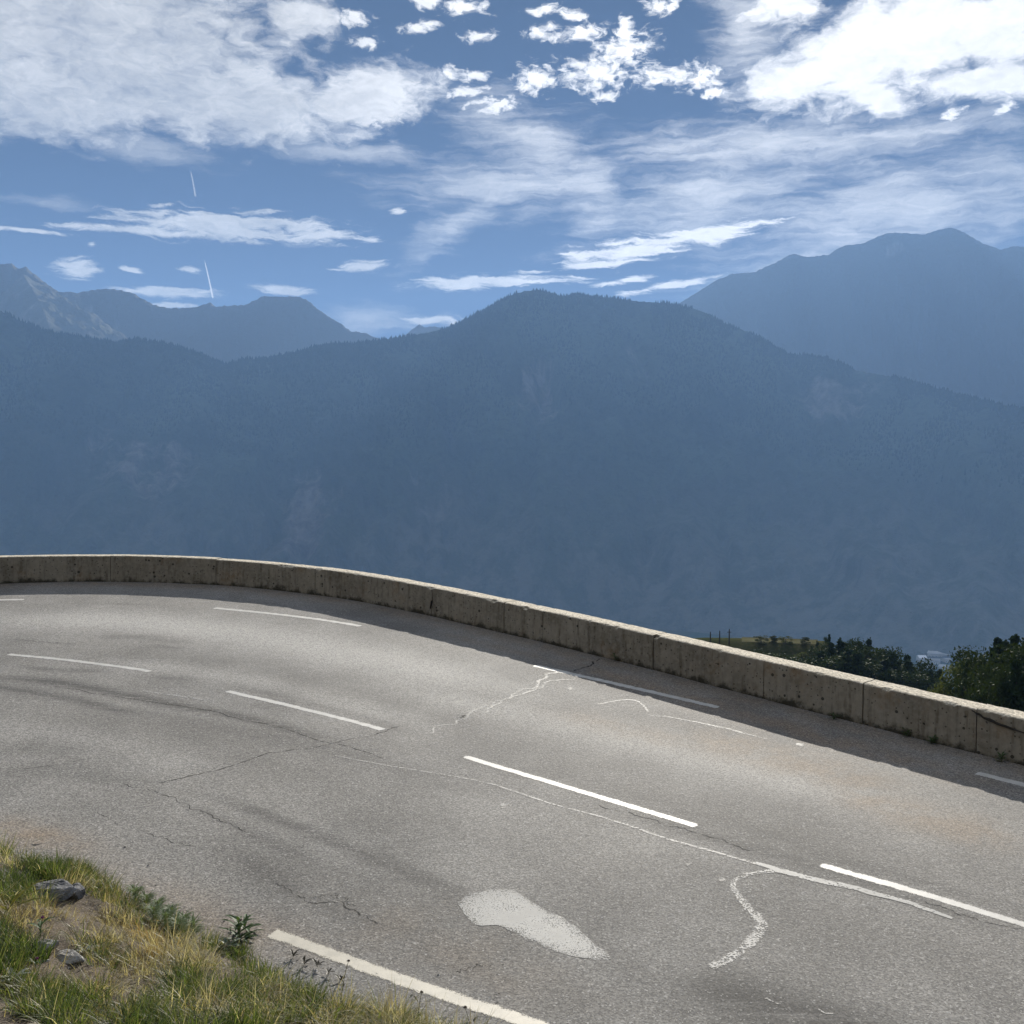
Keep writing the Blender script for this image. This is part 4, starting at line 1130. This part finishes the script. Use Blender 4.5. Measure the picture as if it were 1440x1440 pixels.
def building(px, py, wpx, hpx, roof, label, depth=1.6, rz=0.0, group=None, name='house'):
    d = ray(px, py); el = d[2] / math.hypot(d[0], d[1]); az = math.atan2(d[0], d[1])
    r = -640 / el                                            # on the valley floor
    r = min(r, 4050)
    x, y = r * math.sin(az), r * math.cos(az); z = float(ground_z(np.array([x]), np.array([y]))[0])
    W = wpx / F * r; Hh = hpx / F * r; D = W * depth; eave = Hh * .72
    root = empty(name, (x, y, z), -az + rz); tag(root, label, 'building', group)
    b = MB(); b.box((-W / 2, -D / 2, -3), (W / 2, D / 2, eave))
    b.add([(-W / 2, -D / 2, eave + .01), (-W / 2, D / 2, eave + .01), (-W / 2, 0, Hh - .1), (W / 2, -D / 2, eave + .01), (W / 2, D / 2, eave + .01), (W / 2, 0, Hh - .1)], [(0, 1, 2), (4, 3, 5)])
    b.build('wall', M['vwall'], root)
    rb = MB(); ov = W * .03; o2 = .35
    for s in (-1, 1):
        rb.add([(-W / 2 - ov, s * (D / 2 + ov), eave - o2 * .3), (W / 2 + ov, s * (D / 2 + ov), eave - o2 * .3), (W / 2 + ov, 0, Hh), (-W / 2 - ov, 0, Hh),
                (-W / 2 - ov, s * (D / 2 + ov), eave - o2 * .3 + o2), (W / 2 + ov, s * (D / 2 + ov), eave - o2 * .3 + o2), (W / 2 + ov, 0, Hh + o2), (-W / 2 - ov, 0, Hh + o2)],
               np.array([(0, 1, 2, 3), (7, 6, 5, 4), (0, 4, 5, 1), (1, 5, 6, 2), (3, 7, 4, 0)])[:, ::(1 if s > 0 else -1)])
    rb.build('roof', roof, root)
    nw = max(2, int(W / 7))
    for i in range(min(nw, 6)):
        wb_ = MB(); cx = -W / 2 + W * (i + .5) / min(nw, 6)
        wb_.box((cx - 1.1, -D / 2 - .12, eave * .35), (cx + 1.1, -D / 2 + .05, eave * .35 + min(2.4, eave * .4))); wb_.build('window', M['window'], root)
    return root


building(1296, 931, 10, 9, M['white_roof'], 'hall with a gleaming white roof in the valley village', 1.6, .25)
building(1322, 922, 26, 8, M['pale_roof'], 'widest pale building in the valley village, behind the others', 1.6, -.1)
building(1348.5, 920, 9, 6, M['pale_roof'], 'pale house at the right edge of the village', 1.6, .3)
building(1314, 932, 14, 5.5, M['grey_roof'], 'broad grey roofed hall in the middle of the village', 1.6, 0)
building(1331, 930.5, 8, 5, M['grey_roof'], 'small grey roofed house right of the broad hall', 1.6, .4)
building(1309, 940, 11, 4, M['pale_roof'], 'long low pale roofed shed nearest the trees', 1.6, .1)
building(1328, 940, 11, 4.5, M['pale_roof'], 'low pale house just over the tree tops', 1.6, -.3)
building(1302, 918.5, 7, 4, M['grey_roof'], 'little grey house at the back left of the village', 1.6, .6)
building(1340, 925, 7, 4.5, M['grey_roof'], 'small grey house under the right edge of the village', 1.6, -.5)
building(1318, 915, 7, 3, M['pale_roof'], 'farthest pale roof behind the village', 1.6, .2)
building(1328, 916, 6, 3, M['pale_roof'], 'tiny pale roof behind the widest building', 1.6, -.2)

# two aircraft trails, far above
mt, t, b = material('vapour_trail')
b.inputs['Base Color'].default_value = (.95, .96, 1, 1); b.inputs['Roughness'].default_value = 1
lw = t.node('ShaderNodeLayerWeight', {'Blend': .3}).outputs['Facing']
tr_ = t.node('ShaderNodeBsdfTransparent'); tl = t.node('ShaderNodeBsdfTranslucent', {'Color': (1, 1, 1, 1)})
half = t.node('ShaderNodeMixShader', {0: .6, 1: b.outputs[0], 2: tl.outputs[0]})
al = t.math('MULTIPLY', t.math('POWER', t.math('SUBTRACT', 1.0, lw), 1.5), t.attr('fade'))
t.put(t.n['Material Output'].inputs[0], t.node('ShaderNodeMixShader', {0: al, 1: tr_.outputs[0], 2: half.outputs[0]}).outputs[0])
for (x0, y0, x1, y1, w0, w1, s, lb) in [(268, 240, 274.5, 276, 1.6, 3.0, .16, 'faint short vapour trail high above the long flat cloud'), (287.5, 366, 299, 419, 1.3, 3.2, .36, 'brighter vapour trail slanting down to the notch in the left ridge')]:
    tt = np.linspace(0, 1, 24); D = 21000
    px_ = x0 + (x1 - x0) * tt + .5 * np.sin(tt * 2.6); py_ = y0 + (y1 - y0) * tt
    P = ray(px_, py_) * D; P[:, 2] += CAMZ
    rad = (w0 + (w1 - w0) * tt) / F * D * .5 * np.clip(np.minimum(tt, 1.15 - tt) * 8, .15, 1)
    mb = MB(); mb.tube(P, rad, 12); o = mb.build('vapour_trail', mt, None, True); tag(o, lb, 'vapour trail')
    fade = np.full(len(o.data.vertices), s, np.float32); a_ = o.data.attributes.new('fade', 'FLOAT', 'POINT'); a_.data.foreach_set('value', fade)

# ------------------------------------------------------------------ air
hz, t, b = material('valley_haze')
for n in list(t.n):
    if n.type != 'OUTPUT_MATERIAL': t.n.remove(n)
pv = t.node('ShaderNodeVolumePrincipled'); pv.inputs['Color'].default_value = (.305, .535, .95, 1)
pv.inputs['Density'].default_value = 0.00007; pv.inputs['Anisotropy'].default_value = 0.12
t.l.new(pv.outputs[0], t.n['Material Output'].inputs['Volume'])
mb = MB(); mb.box((-13500, -2600, -670), (13500, 13500, 2330)); o = mb.build('haze', hz); tag(o, 'blue valley haze', 'haze', kind='stuff')
o.display_type = 'WIRE'

# ------------------------------------------------------------------ sky and sun
w = bpy.data.worlds.new('World'); scene.world = w; w.use_nodes = True
t = NT(w.node_tree); bg = t.n['Background']
sky = t.node('ShaderNodeTexSky', sky_type='NISHITA'); sky.sun_disc = False
sky.sun_elevation = SUN_EL; sky.sun_rotation = SUN_AZ; sky.altitude = 4500; sky.air_density = .6; sky.dust_density = .35; sky.ozone_density = 2.0
dirv = t.node('ShaderNodeTexCoord').outputs['Generated']
sx = t.node('ShaderNodeSeparateXYZ', {0: dirv})
azn = t.math('MULTIPLY', t.math('ARCTAN2', sx.outputs[0], sx.outputs[1]), 180 / math.pi)
eln = t.math('MULTIPLY', t.math('ARCSINE', sx.outputs[2]), 180 / math.pi)
P = t.node('ShaderNodeCombineXYZ', {0: azn, 1: eln, 2: 0.0}).outputs[0]
warp = t.node('ShaderNodeVectorMath', {0: t.noise(t.mapping(P, (1, 2, 1)), .35, 5, .6, out=1), 1: (.5, .5, .5)}, operation='SUBTRACT').outputs[0]
warp = t.node('ShaderNodeVectorMath', {0: warp, 1: (3.0, 1.3, 0)}, operation='MULTIPLY').outputs[0]
PW = t.node('ShaderNodeVectorMath', {0: P, 1: warp}, operation='ADD').outputs[0]


def blobs(items, vec):
    """smallest normalised distance to a list of cloud patches given as azimuth/elevation ellipses"""
    cur = None
    for (x, y, rx, ry, rot) in items:
        a, e = [math.degrees(float(q)) for q in azel(x, y)]
        k = math.degrees(1 / F) * math.cos(math.radians(a)) ** 2
        mp = t.mapping(vec, (rx * k, ry * k * 1.02, 1), (a, e, 0), (0, 0, R(rot)), 'TEXTURE')
        d = t.node('ShaderNodeVectorMath', {0: mp}, operation='LENGTH').outputs['Value']
        cur = d if cur is None else t.math('SMOOTH_MIN', cur, d, .25)
    return cur


big_c = [(120, 40, 330, 130, 0), (300, 140, 250, 62, -3), (520, 135, 105, 45, 8), (60, 130, 230, 70, 0), (-150, 60, 300, 130, 0), (420, 20, 70, 25, 0),
         (1270, 60, 215, 85, 12), (1130, 108, 110, 40, 8), (1420, 30, 170, 70, 0), (1235, 140, 55, 22, -20), (1400, 112, 110, 34, 0), (1100, 0, 60, 30, 0), (1600, 40, 200, 100, 0)]
small_c = [(650, 8, 40, 13, 0), (672, 52, 26, 9, 5), (630, 103, 19, 10, 0), (665, 106, 24, 10, 0), (655, 130, 36, 9, 5), (697, 147, 38, 13, 5), (752, 112, 38, 20, 10), (835, 105, 62, 24, 0), (875, 70, 55, 24, 10), (930, 106, 48, 18, 0), (988, 108, 36, 20, 0), (1002, 130, 24, 11, 0), (760, 44, 28, 9, 10), (815, 46, 45, 11, 8), (765, 14, 28, 9, 5), (810, 22, 22, 9, -20), (850, 134, 22, 9, 0),
           (500, 26, 30, 13, 0), (590, 38, 30, 9, 10), (510, 60, 26, 8, 0), (1340, 162, 22, 9, 10), (1410, 155, 20, 10, 20), (525, 170, 50, 11, 10), (600, 2, 26, 9, 0), (880, 40, 20, 20, 30), (930, 8, 30, 12, 0)]
low_c = [(320, 318, 190, 24, 0), (200, 325, 150, 7, 0), (450, 330, 90, 8, -3), (40, 325, 70, 4, 0), (230, 412, 95, 9, 0), (240, 430, 55, 6, 0), (400, 408, 52, 8, -3), (508, 375, 42, 9, 5), (690, 396, 135, 13, 2), (615, 450, 50, 9, 0), (900, 348, 120, 17, 6), (1000, 328, 110, 14, 8), (840, 372, 60, 6, 4), (105, 378, 38, 18, 10), (270, 380, 17, 6, -10), (187, 380, 18, 5, -10), (560, 297, 14, 5, 0), (127, 344, 9, 5, 0), (950, 400, 80, 6, 8), (880, 395, 50, 6, 8)]
cir_c = [(740, 195, 130, 45, -25), (835, 270, 55, 80, 20), (650, 312, 110, 26, 35), (1080, 205, 330, 40, 0), (1280, 290, 330, 85, 6), (1000, 280, 200, 60, 10), (480, 215, 170, 13, 0), (1250, 190, 260, 14, 0), (60, 285, 70, 12, 0), (180, 200, 130, 25, -10), (1150, 380, 200, 40, 8), (530, 450, 90, 22, 0), (1050, 40, 60, 90, 0), (720, 260, 200, 40, 0)]
fine = t.noise(t.mapping(PW, (1, 1.9, 1)), .62, 10, .62)
fine2 = t.noise(t.mapping(PW, (1, 1.7, 1), (40, 7, 0)), 1.5, 9, .62)
flat = t.noise(t.mapping(PW, (.45, 3.2, 1), (11, 3, 0)), .9, 9, .62)
PS = t.node('ShaderNodeVectorMath', {0: P, 1: t.node('ShaderNodeVectorMath', {0: warp, 1: (.3, .3, 0)}, operation='MULTIPLY').outputs[0]}, operation='ADD').outputs[0]


def dens(d, n, gain, lo, hi, k=.75):
    f = t.math('SUBTRACT', 1.0, t.math('MINIMUM', d, 2.5))
    f = t.math('ADD', t.math('MULTIPLY', f, k), t.math('MULTIPLY', t.math('SUBTRACT', n, .5), gain))
    return t.ramp(f, lo, hi)


BD = blobs(big_c, PW)
dB = dens(BD, fine, 2.0, -.18, .70, 1.25)
dS = dens(blobs(small_c, PS), fine2, 2.3, -.04, .62)
dL = dens(blobs(low_c, PS), flat, 2.2, -.02, .5)
ciN = t.math('ADD', t.math('MULTIPLY', t.noise(t.mapping(PW, (.5, 1.9, 1), (3, 90, 0), (0, 0, R(-14))), .55, 8, .62), .6), t.math('MULTIPLY', t.noise(t.mapping(PW, (.35, 4.5, 1), (9, 20, 0), (0, 0, R(8))), .8, 8, .65), .4))
dC = t.math('MULTIPLY', dens(blobs(cir_c, PW), ciN, 2.6, -.2, 1.0), .62)
# unseen broken cloud added behind and above the viewer as neutral fill light
away = t.math('MAXIMUM', t.ramp(eln, 32, 42), t.math('MULTIPLY', t.ramp(t.math('ABSOLUTE', azn), 45, 60), t.ramp(eln, 4, 12)))
dO = t.math('MULTIPLY', away, t.ramp(t.noise(t.mapping(dirv, (1, 1, 2)), 2.6, 7, .6), .42, .58))
thick = t.math('MAXIMUM', t.math('MAXIMUM', t.math('MAXIMUM', dB, dS), dL), dO)
cover = t.math('MAXIMUM', thick, dC)
sd = (math.cos(SUN_EL + R(3)) * math.sin(SUN_AZ), math.cos(SUN_EL + R(3)) * math.cos(SUN_AZ), math.sin(SUN_EL + R(3)))
cosn = t.node('ShaderNodeVectorMath', {0: dirv, 1: sd}, operation='DOT_PRODUCT').outputs['Value']
near = t.ramp(cosn, math.cos(R(30)), 1.0, 0, 1)
# lumps: the cloud deck is greyer where it is deep, white where it is thin or edge-on to the sun
lump = t.noise(t.mapping(PW, (1, 2.0, 1), (5, 60, 0)), .42, 8, .6)
lump2 = t.noise(t.mapping(PW, (1, 2.0, 1), (5.5, 61, 0)), 1.6, 6, .6)
shade = t.math('ADD', t.math('MULTIPLY', t.math('SUBTRACT', lump, .5), 1.0), t.math('MULTIPLY', t.math('SUBTRACT', lump2, .5), .7))
deep = t.ramp(BD, .95, .35, 0, .12)
bright = t.math('ADD', t.math('SUBTRACT', .98, deep), t.math('ADD', t.math('MULTIPLY', shade, 1.0), t.math('MULTIPLY', t.math('POWER', near, 1.5), 1.0)))
bright = t.math('MAXIMUM', t.math('ADD', bright, t.math('MULTIPLY', away, .12)), .35)
ccol = t.mix(t.ramp(bright, .45, .95), (.93, .93, .95), (1.0, .97, .92))
CLOUD = 0.37
cb = t.node('ShaderNodeBackground', {'Color': ccol, 'Strength': t.math('MULTIPLY', bright, CLOUD)})
skyc = t.mix(1.0, sky.outputs[0], (.16, .185, .25), 'MULTIPLY')
t.put(bg.inputs['Color'], skyc); bg.inputs['Strength'].default_value = .05
t.put(t.n['World Output'].inputs[0], t.node('ShaderNodeMixShader', {0: cover, 1: bg.outputs[0], 2: cb.outputs[0]}).outputs[0])
w.cycles.sampling_method = 'MANUAL'; w.cycles.sample_map_resolution = 1024

sl = bpy.data.lights.new('sun', 'SUN'); sl.energy = 5.0; sl.angle = R(.5); sl.color = (1, .94, .84)
so = bpy.data.objects.new('sun', sl); C.objects.link(so)
so.rotation_euler = (math.pi / 2 - SUN_EL, 0, math.pi - SUN_AZ)
# aim check: a sun shines along its local -Z
from mathutils import Vector
want = -Vector((math.cos(SUN_EL) * math.sin(SUN_AZ), math.cos(SUN_EL) * math.cos(SUN_AZ), math.sin(SUN_EL)))
so.rotation_euler = want.to_track_quat('-Z', 'Y').to_euler()

# ------------------------------------------------------------------ camera and picture
cam = bpy.data.cameras.new('camera'); co = bpy.data.objects.new('camera', cam); C.objects.link(co)
cam.sensor_width = 36; cam.lens = 36 * F / 1440; cam.clip_start = .1; cam.clip_end = 80000
co.location = (0, 0, CAMZ); co.rotation_euler = (math.pi / 2 - PITCH, 0, 0)
scene.camera = co
scene.view_settings.view_transform = 'Standard'; scene.view_settings.look = 'None'
scene.view_settings.exposure = 1.0; scene.view_settings.gamma = 1
cy = scene.cycles
cy.max_bounces = 6; cy.diffuse_bounces = 2; cy.glossy_bounces = 2; cy.transmission_bounces = 4; cy.transparent_max_bounces = 12; cy.volume_bounces = 1
cy.use_denoising = True; cy.denoiser = 'OPENIMAGEDENOISE'; cy.sample_clamp_indirect = 6
cy.use_adaptive_sampling = True; cy.adaptive_threshold = .012
scene.render.resolution_x = scene.render.resolution_y = 1024
